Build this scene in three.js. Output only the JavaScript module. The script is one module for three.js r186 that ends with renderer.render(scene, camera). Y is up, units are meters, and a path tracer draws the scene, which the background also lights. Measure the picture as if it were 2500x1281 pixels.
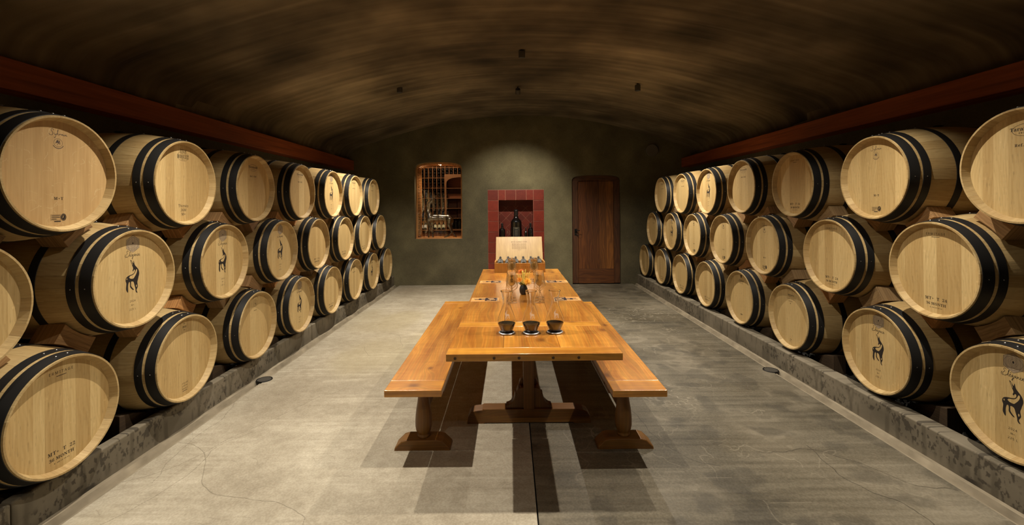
import * as THREE from 'three';
import { RoundedBoxGeometry } from 'three/addons/geometries/RoundedBoxGeometry.js';
import { mergeGeometries, mergeVertices, toCreasedNormals } from 'three/addons/utils/BufferGeometryUtils.js';
import { MarchingCubes } from 'three/addons/objects/MarchingCubes.js';

// ------------------------------------------------------------------ camera, exposure, lamps
const scene = new THREE.Scene();
scene.background = new THREE.Color(0x000000);
const EYE = 1.54;                                   // eye height above the floor
const camera = new THREE.PerspectiveCamera(2 * Math.atan(640.5 / 1077.6) * 180 / Math.PI, 2500 / 1281, 0.05, 60);
camera.position.set(0, EYE, 0);
camera.rotation.set(0, 0, -0.0082);
camera.setViewOffset(2500, 1281, 4.4, 134.7, 2500, 1281);
const renderer = new THREE.WebGLRenderer({ antialias: true });
renderer.toneMapping = THREE.LinearToneMapping;
renderer.toneMappingExposure = 1.0;
renderer.shadowMap.enabled = true;

// spot lamps under the vault: [x, y, distance in front of the camera, aim x, aim y, aim distance, half angle, penumbra, candela]
const LAMPS = [
  [-1.50, 3.10, 2.75, -1.22, 0.0, 2.75, 0.95, 1.0, 25],
  [0.15, 3.28, 2.75, 0.12, 0.0, 2.95, 1.15, 0.5, 15],
  [1.76, 3.10, 2.75, 1.48, 0.0, 2.75, 0.95, 1.0, 23],
  [-1.50, 3.13, 6.05, -1.45, 0.0, 6.10, 1.15, 1.0, 36],
  [0.15, 3.29, 5.15, 0.12, 0.8, 5.55, 0.62, 0.9, 15],
  [1.76, 3.13, 6.05, 1.75, 0.0, 6.10, 1.15, 1.0, 32],
  [-1.50, 3.06, -0.35, -1.22, 0.0, -0.05, 1.0, 1.0, 12],
  [1.76, 3.06, -0.35, 1.48, 0.0, -0.05, 1.0, 1.0, 10],
  [0.13, 3.27, 6.70, 0.10, 1.15, 8.80, 0.62, 1.0, 22],
];
const LAMP_COLOR = new THREE.Color().setRGB(1.0, 0.905, 0.76);
const WARM = new THREE.Color().setRGB(1.0, 0.80, 0.56);

// ------------------------------------------------------------------ helpers
let seed = 7;
function rnd() { seed = (seed + 0x6d2b79f5) | 0; let t = Math.imul(seed ^ (seed >>> 15), 1 | seed); t = (t + Math.imul(t ^ (t >>> 7), 61 | t)) ^ t; return ((t ^ (t >>> 14)) >>> 0) / 4294967296; }
const rr = (a, b) => a + (b - a) * rnd();
const pick = (a) => a[Math.floor(rnd() * a.length)];
const clamp = (x, a = 0, b = 1) => Math.min(b, Math.max(a, x));
const mix = (a, b, t) => a + (b - a) * t;
const smooth = (a, b, x) => { const t = clamp((x - a) / (b - a)); return t * t * (3 - 2 * t); };
const mix3 = (a, b, t) => [mix(a[0], b[0], t), mix(a[1], b[1], t), mix(a[2], b[2], t)];

const used = new Map();
function numbered(n) { const k = used.get(n) ?? 0; used.set(n, k + 1); return k ? n + '_' + String(k).padStart(3, '0') : n; }
function tag(o, label, category, group) {
  if (label) o.userData.label = label;
  if (category) o.userData.category = category;
  if (group) o.userData.group = group;
  return o;
}
function base(name, x = 0, y = 0, z = 0, turn = 0) {
  const o = new THREE.Group(); o.name = numbered(name); o.position.set(x, y, z); o.rotation.y = turn; scene.add(o); return o;
}
function put(name, geometry, material, parent = scene) {
  const m = new THREE.Mesh(geometry, material);
  m.name = parent === scene ? numbered(name) : name;
  m.castShadow = m.receiveShadow = true;
  parent.add(m);
  return m;
}
function struct(o) { o.userData.kind = 'structure'; return o; }
function stuff(o) { o.userData.kind = 'stuff'; return o; }
const merge = (list) => mergeGeometries(list.map((g) => { const h = g.index ? g.toNonIndexed() : g; for (const k of Object.keys(h.attributes)) if (!['position', 'normal', 'uv'].includes(k)) h.deleteAttribute(k); return h; }));

// a box with softened edges; centre at (x, y, z)
function rbox(w, h, d, x = 0, y = 0, z = 0, r = 0.004) {
  const g = new RoundedBoxGeometry(w, h, d, 2, Math.min(r, w * 0.45, h * 0.45, d * 0.45));
  g.translate(x, y, z); return g;
}
function box(w, h, d, x = 0, y = 0, z = 0) { return new THREE.BoxGeometry(w, h, d).translate(x, y, z); }
// uv in metres, the grain (v) along the given axis
function uvm(g, along = 'z', du = 0, dv = 0) {
  const p = g.attributes.position, n = g.attributes.normal, uv = new Float32Array(p.count * 2);
  for (let i = 0; i < p.count; i++) {
    const x = p.getX(i), y = p.getY(i), z = p.getZ(i), ax = Math.abs(n.getX(i)), ay = Math.abs(n.getY(i)), az = Math.abs(n.getZ(i));
    let a, b;
    if (along === 'z') { if (ay >= ax && ay >= az) { a = x; b = z; } else if (ax >= az) { a = y; b = z; } else { a = x; b = y * 0.3; } }
    else if (along === 'y') { if (az >= ax && az >= ay) { a = x; b = y; } else if (ax >= ay) { a = z; b = y; } else { a = x; b = z * 0.3; } }
    else { if (ay >= ax && ay >= az) { a = z; b = x; } else if (az >= ax) { a = y; b = x; } else { a = z; b = y * 0.3; } }
    uv[2 * i] = a + du; uv[2 * i + 1] = b + dv;
  }
  g.setAttribute('uv', new THREE.BufferAttribute(uv, 2));
  return g;
}
function lathe(points, seg = 48) { return new THREE.LatheGeometry(points.map(([x, y]) => new THREE.Vector2(x, y)), seg); }
function tube(points, r, seg = 24, rs = 8, closed = false) {
  return new THREE.TubeGeometry(new THREE.CatmullRomCurve3(points.map((p) => new THREE.Vector3(...p)), closed), seg, r, rs, closed);
}
function shape(points) { return new THREE.Shape(points.map(([x, y]) => new THREE.Vector2(x, y))); }
function prism(points, depth, bevel = 0) {
  return new THREE.ExtrudeGeometry(shape(points), { depth, bevelEnabled: bevel > 0, bevelSize: bevel, bevelThickness: bevel, bevelSegments: 2, curveSegments: 12 });
}

// ------------------------------------------------------------------ noise and textures
function hash(x, y, s) { let h = Math.imul(x, 374761393) ^ Math.imul(y, 668265263) ^ Math.imul(s, 1274126177); h = Math.imul(h ^ (h >>> 13), 1274126177); return ((h ^ (h >>> 16)) >>> 0) / 4294967296; }
const wrapi = (i, p) => ((i % p) + p) % p;
// value noise on a torus of px by py cells
function vnoise(x, y, px, py, s) {
  const xi = Math.floor(x), yi = Math.floor(y), fx = x - xi, fy = y - yi, u = fx * fx * (3 - 2 * fx), v = fy * fy * (3 - 2 * fy);
  const x0 = wrapi(xi, px), x1 = wrapi(xi + 1, px), y0 = wrapi(yi, py), y1 = wrapi(yi + 1, py);
  return mix(mix(hash(x0, y0, s), hash(x1, y0, s), u), mix(hash(x0, y1, s), hash(x1, y1, s), u), v);
}
function fbm(u, v, cx, cy, s, oct = 4) {       // u, v in 0..1, tiles
  let a = 0.5, t = 0, n = 0;
  for (let o = 0; o < oct; o++) { t += a * vnoise(u * cx, v * cy, cx, cy, s + o * 17); n += a; a *= 0.5; cx *= 2; cy *= 2; }
  return t / n;
}
function tex(w, h, fn, { srgb = true, repeat = [1, 1] } = {}) {
  const d = new Uint8Array(w * h * 4);
  for (let y = 0; y < h; y++) for (let x = 0; x < w; x++) {
    const c = fn((x + 0.5) / w, (y + 0.5) / h), i = 4 * (y * w + x);
    if (typeof c === 'number') d[i] = d[i + 1] = d[i + 2] = clamp(c) * 255;
    else { d[i] = clamp(c[0]) * 255; d[i + 1] = clamp(c[1]) * 255; d[i + 2] = clamp(c[2]) * 255; }
    d[i + 3] = 255;
  }
  const t = new THREE.DataTexture(d, w, h);
  t.colorSpace = srgb ? THREE.SRGBColorSpace : THREE.NoColorSpace;
  t.magFilter = THREE.LinearFilter; t.minFilter = THREE.LinearMipmapLinearFilter; t.wrapS = t.wrapT = THREE.RepeatWrapping;
  t.repeat.set(...repeat); t.needsUpdate = true;
  return t;
}
// a canvas made into a colour texture; draw(ctx, w, h)
function print(w, h, draw) {
  const c = document.createElement('canvas'); c.width = w; c.height = h;
  const g = c.getContext('2d'); draw(g, w, h);
  const t = new THREE.CanvasTexture(c); t.colorSpace = THREE.SRGBColorSpace; t.magFilter = THREE.LinearFilter;
  return t;
}
// the line through fixed numbers for streaks and cracks: a mask drawn on a canvas, read back as 0..1
function mask(w, h, draw) {
  const c = document.createElement('canvas'); c.width = w; c.height = h;
  const g = c.getContext('2d'); g.fillStyle = '#000'; g.fillRect(0, 0, w, h); g.strokeStyle = g.fillStyle = '#fff'; g.lineCap = 'round'; draw(g, w, h);
  const d = g.getImageData(0, 0, w, h).data;
  return (u, v) => d[4 * (Math.min(h - 1, Math.floor(v * h)) * w + Math.min(w - 1, Math.floor(u * w)))] / 255;
}
const M = {};
const std = (o) => new THREE.MeshStandardMaterial(o);
const phy = (o) => new THREE.MeshPhysicalMaterial(o);
const lin = (r, g, b) => new THREE.Color().setRGB(r, g, b);

// pale oak, 0.5 m across the grain by 1.2 m along it
const oakMap = tex(512, 1024, (u, v) => {
  const warp = fbm(u, v, 3, 4, 11, 3);
  const ring = 0.5 + 0.5 * Math.sin(6.283 * (u * 22 + warp * 5));
  const fine = fbm(u, v, 128, 10, 23, 3), pore = vnoise(u * 256, v * 40, 256, 40, 31);
  const big = fbm(u, v, 5, 3, 41, 3);
  let t = 0.16 * ring + 0.46 * fine + 0.42 * big;
  let c = mix3([0.80, 0.665, 0.455], [0.965, 0.855, 0.665], t);
  const dark = smooth(0.72, 0.98, pore) * 0.10;
  const flake = smooth(0.80, 0.9, fbm(u, v, 26, 40, 57, 2)) * 0.10;   // medullary flecks
  return c.map((x) => x * (1 - dark) + flake * 0.4);
}, { repeat: [2, 0.83] });
const oakBump = tex(256, 512, (u, v) => 0.6 * fbm(u, v, 128, 8, 23, 2) + 0.4 * vnoise(u * 128, v * 20, 128, 20, 31), { srgb: false, repeat: [2, 0.83] });
const fleckMask = mask(512, 1024, (g, w, h) => { for (let i = 0; i < 70; i++) { let x = rr(0.05, 0.95), y = rnd(), a = rr(-0.9, 0.9) + (rnd() < 0.5 ? 1.57 : 0.6); g.globalAlpha = rr(0.25, 0.8); const n = 18; g.lineWidth = rr(1.5, 4.5); g.beginPath(); g.moveTo(x * w, y * h); for (let k = 0; k < n; k++) { a += rr(-0.5, 0.5); x += Math.cos(a) * 0.006; y += Math.sin(a) * 0.0035; g.lineTo(x * w, y * h); } g.stroke(); } });
const fleckMap = tex(512, 1024, (u, v) => {
  const fine = fbm(u, v, 128, 8, 23, 3), big = fbm(u, v, 5, 3, 47, 3), streak = fbm(u, v, 40, 3, 29, 3);
  const c = mix3([0.74, 0.60, 0.40], [0.93, 0.80, 0.59], 0.3 * fine + 0.35 * big + 0.4 * streak);
  return mix3(c, [1, 0.94, 0.80], 0.55 * fleckMask(u, v));
}, { repeat: [1.9, 1.6] });
const OAK = [[0.71, 0.70, 0.61], [0.65, 0.63, 0.53], [0.77, 0.77, 0.69], [0.61, 0.57, 0.455], [0.69, 0.66, 0.55]];
M.head = OAK.map(([r, g, b]) => std({ name: 'head oak', map: oakMap, color: lin(r * 1.08, g * 1.08, b * 1.05), roughness: 0.62, bumpMap: oakBump, bumpScale: 0.0004 }));
M.fleck = std({ name: 'flecked head oak', map: fleckMap, color: lin(0.74, 0.70, 0.62), roughness: 0.62, bumpMap: oakBump, bumpScale: 0.0004 });
M.stave = OAK.map(([r, g, b]) => std({ name: 'stave oak', map: oakMap, color: lin(r * 0.9, g * 0.9, b * 0.9), roughness: 0.6, bumpMap: oakBump, bumpScale: 0.0004 }));
M.hoop = std({ name: 'hoop steel', color: lin(0.016, 0.015, 0.0145), roughness: 0.5, metalness: 0.35 });
M.rivet = std({ name: 'rivet steel', color: lin(0.55, 0.53, 0.5), roughness: 0.28, metalness: 1 });
M.brass = std({ name: 'hoop tag', color: lin(0.5, 0.36, 0.2), roughness: 0.5 });
// brown softwood and oak offcuts of the chocks
const chockMap = tex(256, 512, (u, v) => {
  const w = fbm(u, v, 3, 3, 5, 3), ring = 0.5 + 0.5 * Math.sin(6.283 * (u * 14 + w * 6)), fine = fbm(u, v, 64, 6, 9, 3);
  return mix3([0.50, 0.365, 0.225], [0.80, 0.63, 0.425], 0.12 * ring + 0.7 * fine + 0.35 * (w - 0.3));
}, { repeat: [3, 2] });
M.chock = [[0.95, 0.95, 0.9], [0.7, 0.68, 0.62], [1.15, 0.98, 0.75], [0.55, 0.6, 0.6], [0.9, 1.0, 1.05]].map(([r, g, b]) => std({ name: 'chock wood', map: chockMap, color: lin(r, g, b), roughness: 0.75 }));
M.bearer = std({ name: 'bearer wood', map: chockMap, color: lin(0.13, 0.13, 0.12), roughness: 0.85 });
// honey coloured table elm, 0.6 m by 1.8 m
const knots = [[0.30, 0.22, 1], [0.72, 0.55, 0.8], [0.15, 0.80, 0.7]];
const honeyMap = tex(768, 1536, (u, v) => {
  let warp = fbm(u, v, 4, 2, 71, 3), k = 0, du = 0;
  for (const [a, b, s] of knots) { const x = (u - a) * 0.6, y = (v - b) * 1.8, r = Math.hypot(x * 1.3, y * 0.8) / (0.055 * s); du += Math.exp(-r * r * 0.35) * 0.35; k = Math.max(k, Math.exp(-r * r * 3)); }
  const ring = 0.5 + 0.5 * Math.sin(6.283 * (u * 13 + warp * 3.4 + du * 4));
  const fine = fbm(u, v, 160, 7, 83, 3), cloud = fbm(u, v, 8, 4, 91, 4), cross = fbm(u, v, 5, 60, 97, 2);
  let t = 0.24 * ring + 0.40 * fine + 0.8 * cloud + 0.2 * cross - 0.34;
  let c = mix3([0.60, 0.36, 0.13], [0.95, 0.68, 0.30], t);
  c = mix3(c, [0.36, 0.19, 0.07], 0.6 * k);
  return c.map((x) => x * (1 - 0.22 * smooth(0.62, 0.9, ring) * fine));
}, { repeat: [1 / 0.6, 1 / 1.8] });
M.honey = [[0.92, 0.88, 0.70], [0.80, 0.73, 0.55], [1.02, 1.0, 0.82]].map(([r, g, b]) => phy({ name: 'lacquered honey wood', map: honeyMap, color: lin(r, g, b), roughness: 0.33, clearcoat: 0.75, clearcoatRoughness: 0.13 }));
M.honeyEdge = phy({ name: 'lacquered honey end band', map: honeyMap, color: lin(1.02, 1.02, 0.76), roughness: 0.33, clearcoat: 0.75, clearcoatRoughness: 0.13 });
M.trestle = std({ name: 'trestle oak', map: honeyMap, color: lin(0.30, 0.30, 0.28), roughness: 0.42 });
M.peg = std({ name: 'peg end grain', color: lin(0.09, 0.045, 0.015), roughness: 0.5 });
M.gap = std({ name: 'dark joint', color: lin(0.02, 0.012, 0.006), roughness: 0.8 });
// ------------------------------------------------------------------ the room
const BACK = -8.8, FRONT = 2.6, WL = -3.27, WR = 3.62, JOINT = 0.125, KL = -2.325, KR = 2.52, KERB = 0.19, KWL = 0.062, KWR = 0.12;
// cracks as broken lines on a slab, in slab units
function wander(g, w, h, x, y, a, len, width, steps = 40, turn = 0.5) {
  g.lineWidth = width; g.beginPath(); g.moveTo(x * w, y * h);
  for (let i = 0; i < steps; i++) { a += (rnd() - 0.5) * turn; x += Math.cos(a) * len / steps; y += Math.sin(a) * len / steps; g.lineTo(x * w, y * h); }
  g.stroke(); return [x, y, a];
}
const S = [4.6, 4.6];      // a slab texture covers this many metres
const cracksL = mask(2048, 2048, (g, w, h) => {
  g.globalAlpha = 0.75;
  for (const [x, y, a, l] of [[0.02, 0.335, 0.03, 0.52], [0.0, 0.505, 0.02, 0.46], [0.05, 0.585, -0.05, 0.3], [0.22, 0.70, 0.1, 0.3], [0.3, 0.80, 0.6, 0.2], [0.1, 0.86, 0.05, 0.35], [0.05, 0.2, 0.1, 0.25], [0.3, 0.93, 0.9, 0.12]]) { const [p, q, b] = wander(g, w, h, x, y, a, l, 1.4, 60, 0.36); wander(g, w, h, p, q, b + 0.5, 0.07, 1.2, 14, 0.7); }
  g.globalAlpha = 0.3;
  for (let i = 0; i < 260; i++) wander(g, w, h, rnd(), rnd(), rr(-0.4, 0.4), rr(0.006, 0.03), 1.4, 6, 0.9);
});
const floorLeft = tex(1400, 2048, (u, v) => {
  const big = fbm(u, v, 4, 5, 201, 5), streak = fbm(u, v, 8, 190, 211, 3), patch = fbm(u, v, 9, 22, 221, 4), grit = vnoise(u * 500, v * 700, 500, 700, 231);
  let t = 0.30 + 0.6 * big + 0.5 * (streak - 0.5) * smooth(0.35, 0.7, patch) + 0.3 * (grit - 0.5) + 0.4 * (patch - 0.5) + 0.3 * (fbm(u, v, 60, 90, 251, 2) - 0.5);
  let c = mix3([0.60, 0.545, 0.455], [0.90, 0.855, 0.765], t);
  c = mix3(c, [0.72, 0.65, 0.47], 0.35 * smooth(0.5, 0.75, fbm(u, v, 3, 3, 241, 3)));
  return mix3(c, [0.30, 0.26, 0.20], 0.6 * cracksL(u, v));
}, { repeat: [1 / 3.2, 1 / 4.6] });
const cracksR = mask(2048, 2048, (g, w, h) => {
  g.globalAlpha = 0.8;
  let [x, y, a] = [0.62, 0.36, 1.1];
  [x, y, a] = wander(g, w, h, 0.50, 0.62, -1.0, 0.32, 2.6, 60, 0.9);
  wander(g, w, h, 0.45, 0.40, 0.1, 0.3, 2, 40, 0.6); wander(g, w, h, 0.2, 0.2, 0.6, 0.3, 2, 40, 0.8); wander(g, w, h, 0.4, 0.8, 0.2, 0.3, 2, 40, 0.8);
});
const pale = mask(1024, 1024, (g, w, h) => {
  for (let i = 0; i < 70; i++) { let x = rnd(), y = rnd(), a = rr(0, 6.28); g.globalAlpha = rr(0.25, 0.7); for (let k = 0; k < 5; k++) { [x, y] = wander(g, w, h, x, y, a, rr(0.015, 0.05), rr(0.6, 1.8), 10, 1.3); a += rr(-1.8, 1.8); } }
  g.globalAlpha = 0.5; for (let i = 0; i < 40; i++) { const y = rnd(), x = rnd(); g.fillRect(x * w, y * h, rr(5, 90), 1); }
});
const floorRight = tex(1400, 2048, (u, v) => {
  const big = fbm(u, v, 3, 4, 301, 5), streak = fbm(u, v, 6, 150, 311, 3), vein = 1 - Math.abs(2 * fbm(u, v, 12, 18, 321, 4) - 1), grit = vnoise(u * 500, v * 700, 500, 700, 331);
  let t = 0.20 + 1.15 * (big - 0.3) + 0.6 * (streak - 0.5) + 0.34 * (grit - 0.5);
  let c = mix3([0.365, 0.335, 0.27], [0.66, 0.625, 0.55], t);
  const wash = smooth(0.5, 0.68, fbm(u, v, 4, 5, 341, 4));
  c = mix3(c, [0.72, 0.68, 0.60], wash * (0.30 + 0.25 * smooth(0.86, 0.98, vein)));
  const crackle = smooth(0.90, 0.985, 1 - Math.abs(2 * fbm(u, v, 34, 48, 361, 3) - 1)) * smooth(0.46, 0.62, fbm(u, v, 4, 5, 371, 4));
  c = mix3(c, [0.80, 0.76, 0.68], 0.55 * crackle);
  const blot = smooth(0.55, 0.72, fbm(u, v, 18, 26, 381, 4)); c = c.map((x) => x * (1 - 0.16 * blot));
  c = mix3(c, [0.78, 0.74, 0.66], 0.75 * pale(u, v));
  return mix3(c, [0.16, 0.14, 0.11], 0.75 * cracksR(u, v));
}, { repeat: [1 / 3.2, 1 / 4.6] });
const slabBump = tex(700, 1024, (u, v) => 0.5 + 0.5 * (fbm(u, v, 8, 160, 211, 3) - 0.5) + 0.25 * (vnoise(u * 350, v * 500, 350, 500, 17) - 0.5) - 0.4 * cracksL(u, v), { srgb: false, repeat: [1 / 3.2, 1 / 4.6] });
const slabRough = tex(256, 512, (u, v) => 0.42 + 0.4 * fbm(u, v, 5, 12, 351, 4), { srgb: false, repeat: [1 / 3.2, 1 / 4.6] });
M.slabLeft = std({ name: 'pale concrete', map: floorLeft, color: lin(0.60, 0.605, 0.60), roughness: 0.8, bumpMap: slabBump, bumpScale: 0.004 });
M.slabRight = std({ name: 'sealed grey concrete', map: floorRight, color: lin(0.60, 0.59, 0.57), roughness: 0.9, roughnessMap: slabRough, bumpMap: slabBump, bumpScale: 0.0025 });
const concreteMap = tex(1024, 256, (u, v) => {
  const big = fbm(u, v, 10, 3, 401, 5), pits = smooth(0.55, 0.66, fbm(u, v, 190, 16, 411, 3)), damp = smooth(0.5, 0.62, fbm(u, v, 14, 4, 421, 4) + 0.42 - 1.25 * v), run = fbm(u, v, 70, 2, 431, 2);
  let c = mix3([0.38, 0.36, 0.32], [0.60, 0.575, 0.53], big);
  c = mix3(c, [0.20, 0.18, 0.155], 0.6 * pits * smooth(0.35, 0.55, fbm(u, v, 8, 3, 441, 3)));
  c = mix3(c, [0.17, 0.155, 0.13], 0.85 * damp);
  return mix3(c, [0.26, 0.24, 0.2], 0.35 * smooth(0.55, 0.75, run));
}, { repeat: [1 / 3.1, 1 / 0.22] });
M.kerb = std({ name: 'kerb concrete', map: concreteMap, color: lin(0.86, 0.80, 0.68), roughness: 0.85 });
const gutterMap = tex(512, 128, (u, v) => mix3([0.42, 0.38, 0.31], [0.66, 0.61, 0.52], fbm(u, v, 20, 4, 451, 4)), { repeat: [1 / 2.2, 1 / 0.3] });
M.gutter = std({ name: 'gutter concrete', map: gutterMap, roughness: 0.85 });
const plasterMap = tex(1024, 1024, (u, v) => {
  const a = fbm(u, v, 3, 3, 501, 5), b = fbm(u, v, 14, 14, 511, 4), g = vnoise(u * 330, v * 330, 330, 330, 521);
  return mix3([0.42, 0.395, 0.32], [0.82, 0.79, 0.66], -0.1 + 1.1 * a + 0.45 * (b - 0.5) + 0.16 * (g - 0.5));
}, { repeat: [1 / 3.6, 1 / 3.6] });
const plasterBump = tex(512, 512, (u, v) => 0.6 * fbm(u, v, 90, 90, 531, 3) + 0.4 * fbm(u, v, 10, 10, 541, 3), { srgb: false, repeat: [1 / 1.2, 1 / 1.2] });
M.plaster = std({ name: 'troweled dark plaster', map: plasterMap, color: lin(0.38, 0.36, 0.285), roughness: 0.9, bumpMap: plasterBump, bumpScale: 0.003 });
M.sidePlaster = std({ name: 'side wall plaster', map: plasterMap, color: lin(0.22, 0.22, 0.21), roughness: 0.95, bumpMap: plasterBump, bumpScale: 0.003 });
const vaultMap = tex(1024, 1024, (u, v) => {
  const a = fbm(u, v, 3, 4, 601, 5), s = fbm(u, v, 4, 60, 611, 4), p = fbm(u, v, 8, 8, 621, 4);
  return mix3([0.36, 0.30, 0.21], [0.90, 0.79, 0.62], -0.35 + 1.15 * a + 0.45 * s + 0.8 * (p - 0.5));
}, { repeat: [1 / 4, 1 / 4] });
const vaultBump = tex(512, 512, (u, v) => 0.7 * fbm(u, v, 4, 70, 611, 4) + 0.3 * fbm(u, v, 12, 12, 631, 3), { srgb: false, repeat: [1 / 4, 1 / 4] });
M.vault = std({ name: 'sprayed vault plaster', map: vaultMap, color: lin(0.39, 0.41, 0.42), roughness: 0.95, bumpMap: vaultBump, bumpScale: 0.012 });
const rustMap = tex(256, 1024, (u, v) => mix3([0.55, 0.32, 0.16], [0.85, 0.52, 0.30], fbm(u, v, 24, 6, 641, 4)), { repeat: [1 / 0.5, 1 / 3] });
M.beam = std({ name: 'red brown beam', map: rustMap, color: lin(0.62, 0.43, 0.31), roughness: 0.65 });

// floor: two slabs with a joint between them
{
  const f = struct(base('floor'));
  const a = KL + 0.105, b = KR - 0.105, len = FRONT - BACK, zc = (FRONT + BACK) / 2;
  const l = uvm(rbox(JOINT - 0.003 - a, 0.16, len, (JOINT - 0.003 + a) / 2, -0.08, zc, 0.004), 'z', 2.6, 0);
  const r = uvm(rbox(b - JOINT - 0.003, 0.16, len, (JOINT + 0.003 + b) / 2, -0.08, zc, 0.004), 'z', -0.1, 0);
  put('floor_slab', l, M.slabLeft, f).userData.label = 'pale worn concrete slab';
  put('floor_slab', r, M.slabRight, f).userData.label = 'darker sealed concrete slab';
  put('subfloor', box(WR - WL + 0.6, 0.1, len + 0.4, (WL + WR) / 2, -0.21, zc), M.gap, f);
}
// shallow gutter between slab and kerb, swept along the room
for (const s of [-1, 1]) {
  const k = s < 0 ? KL : KR, e = k - s * 0.105;
  const pr = [[e, -0.012], [e + s * 0.018, -0.006], [e + s * 0.034, -0.03], [e + s * 0.052, -0.034], [e + s * 0.066, -0.012], [e + s * 0.078, 0.004], [k + s * 0.01, 0.006], [k + s * 0.01, -0.15], [e, -0.15]];
  const g = prism(s < 0 ? pr.slice().reverse() : pr, FRONT - BACK); g.translate(0, 0, BACK);
  struct(put('gutter', uvm(g, 'z'), M.gutter));
}
for (const m of [M.gutter]) m.map.rotation = Math.PI / 2;
// kerbs: short cast lengths
for (const s of [-1, 1]) {
  const k = struct(base('kerb')), x = s < 0 ? KL : KR, w = s < 0 ? KWL : KWR;
  let z = FRONT, n = 0;
  while (z > BACK + 0.01) {
    const l = Math.min(1.55, z - BACK), g = rbox(w, KERB + 0.15, l - 0.004, x + s * w / 2, (KERB - 0.15) / 2, z - l / 2, 0.012);
    uvm(g, 'z'); const p = g.attributes.position, nn = g.attributes.normal, uv = g.attributes.uv;
    for (let i = 0; i < p.count; i++) { const top = Math.abs(nn.getY(i)) > 0.7; uv.setXY(i, p.getZ(i) + n * 0.37, top ? 0.18 + 0.03 * Math.abs(p.getX(i) - x) : Math.max(0.01, Math.min(0.205, p.getY(i)))); }
    put('kerb_length', g, M.kerb, k); z -= l; n++;
  }
}
// the dark rocky bed behind the kerbs
M.rock = std({ name: 'dark gravel', color: lin(0.03, 0.027, 0.022), roughness: 0.9 });
for (const s of [-1, 1]) {
  const x0 = s < 0 ? KL - KWL : KR + KWR, x1 = s < 0 ? WL : WR;
  struct(put('bed', box(Math.abs(x1 - x0) + 0.02, 0.2, FRONT - BACK, (x0 + x1) / 2, -0.04, (FRONT + BACK) / 2), M.rock));
  const st = new THREE.IcosahedronGeometry(1, 1), p = st.attributes.position;
  for (let i = 0; i < p.count; i++) { const f = 0.75 + 0.5 * hash(Math.round(p.getX(i) * 50), Math.round(p.getY(i) * 50) + 7 * Math.round(p.getZ(i) * 50), 3); p.setXYZ(i, p.getX(i) * f, p.getY(i) * f * 0.7, p.getZ(i) * f); }
  st.computeVertexNormals();
  const n = 5200, im = new THREE.InstancedMesh(st, M.rock, n), m4 = new THREE.Matrix4(), q = new THREE.Quaternion(), e = new THREE.Euler();
  for (let i = 0; i < n; i++) {
    const r = rr(0.012, 0.034); e.set(rr(0, 6), rr(0, 6), rr(0, 6)); q.setFromEuler(e);
    m4.compose(new THREE.Vector3(x0 + (x1 - x0) * Math.pow(rnd(), 1.6), 0.062 + rr(0, 0.025), rr(BACK + 0.02, 0.6)), q, new THREE.Vector3(r, r, r)); im.setMatrixAt(i, m4);
  }
  im.name = numbered('gravel'); tag(im, s < 0 ? 'dark rough gravel behind the left kerb under the barrels' : 'dark rough gravel behind the right kerb under the barrels', 'gravel'); stuff(im); scene.add(im);
}
// side walls
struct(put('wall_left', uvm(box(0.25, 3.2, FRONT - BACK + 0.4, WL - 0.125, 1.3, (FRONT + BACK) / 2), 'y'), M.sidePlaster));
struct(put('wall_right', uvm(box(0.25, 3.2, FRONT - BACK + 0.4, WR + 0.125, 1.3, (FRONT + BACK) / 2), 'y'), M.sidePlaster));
struct(put('wall_front', uvm(box(WR - WL + 0.6, 4.2, 0.25, (WL + WR) / 2, 1.8, FRONT + 0.125), 'y'), M.plaster));
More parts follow.
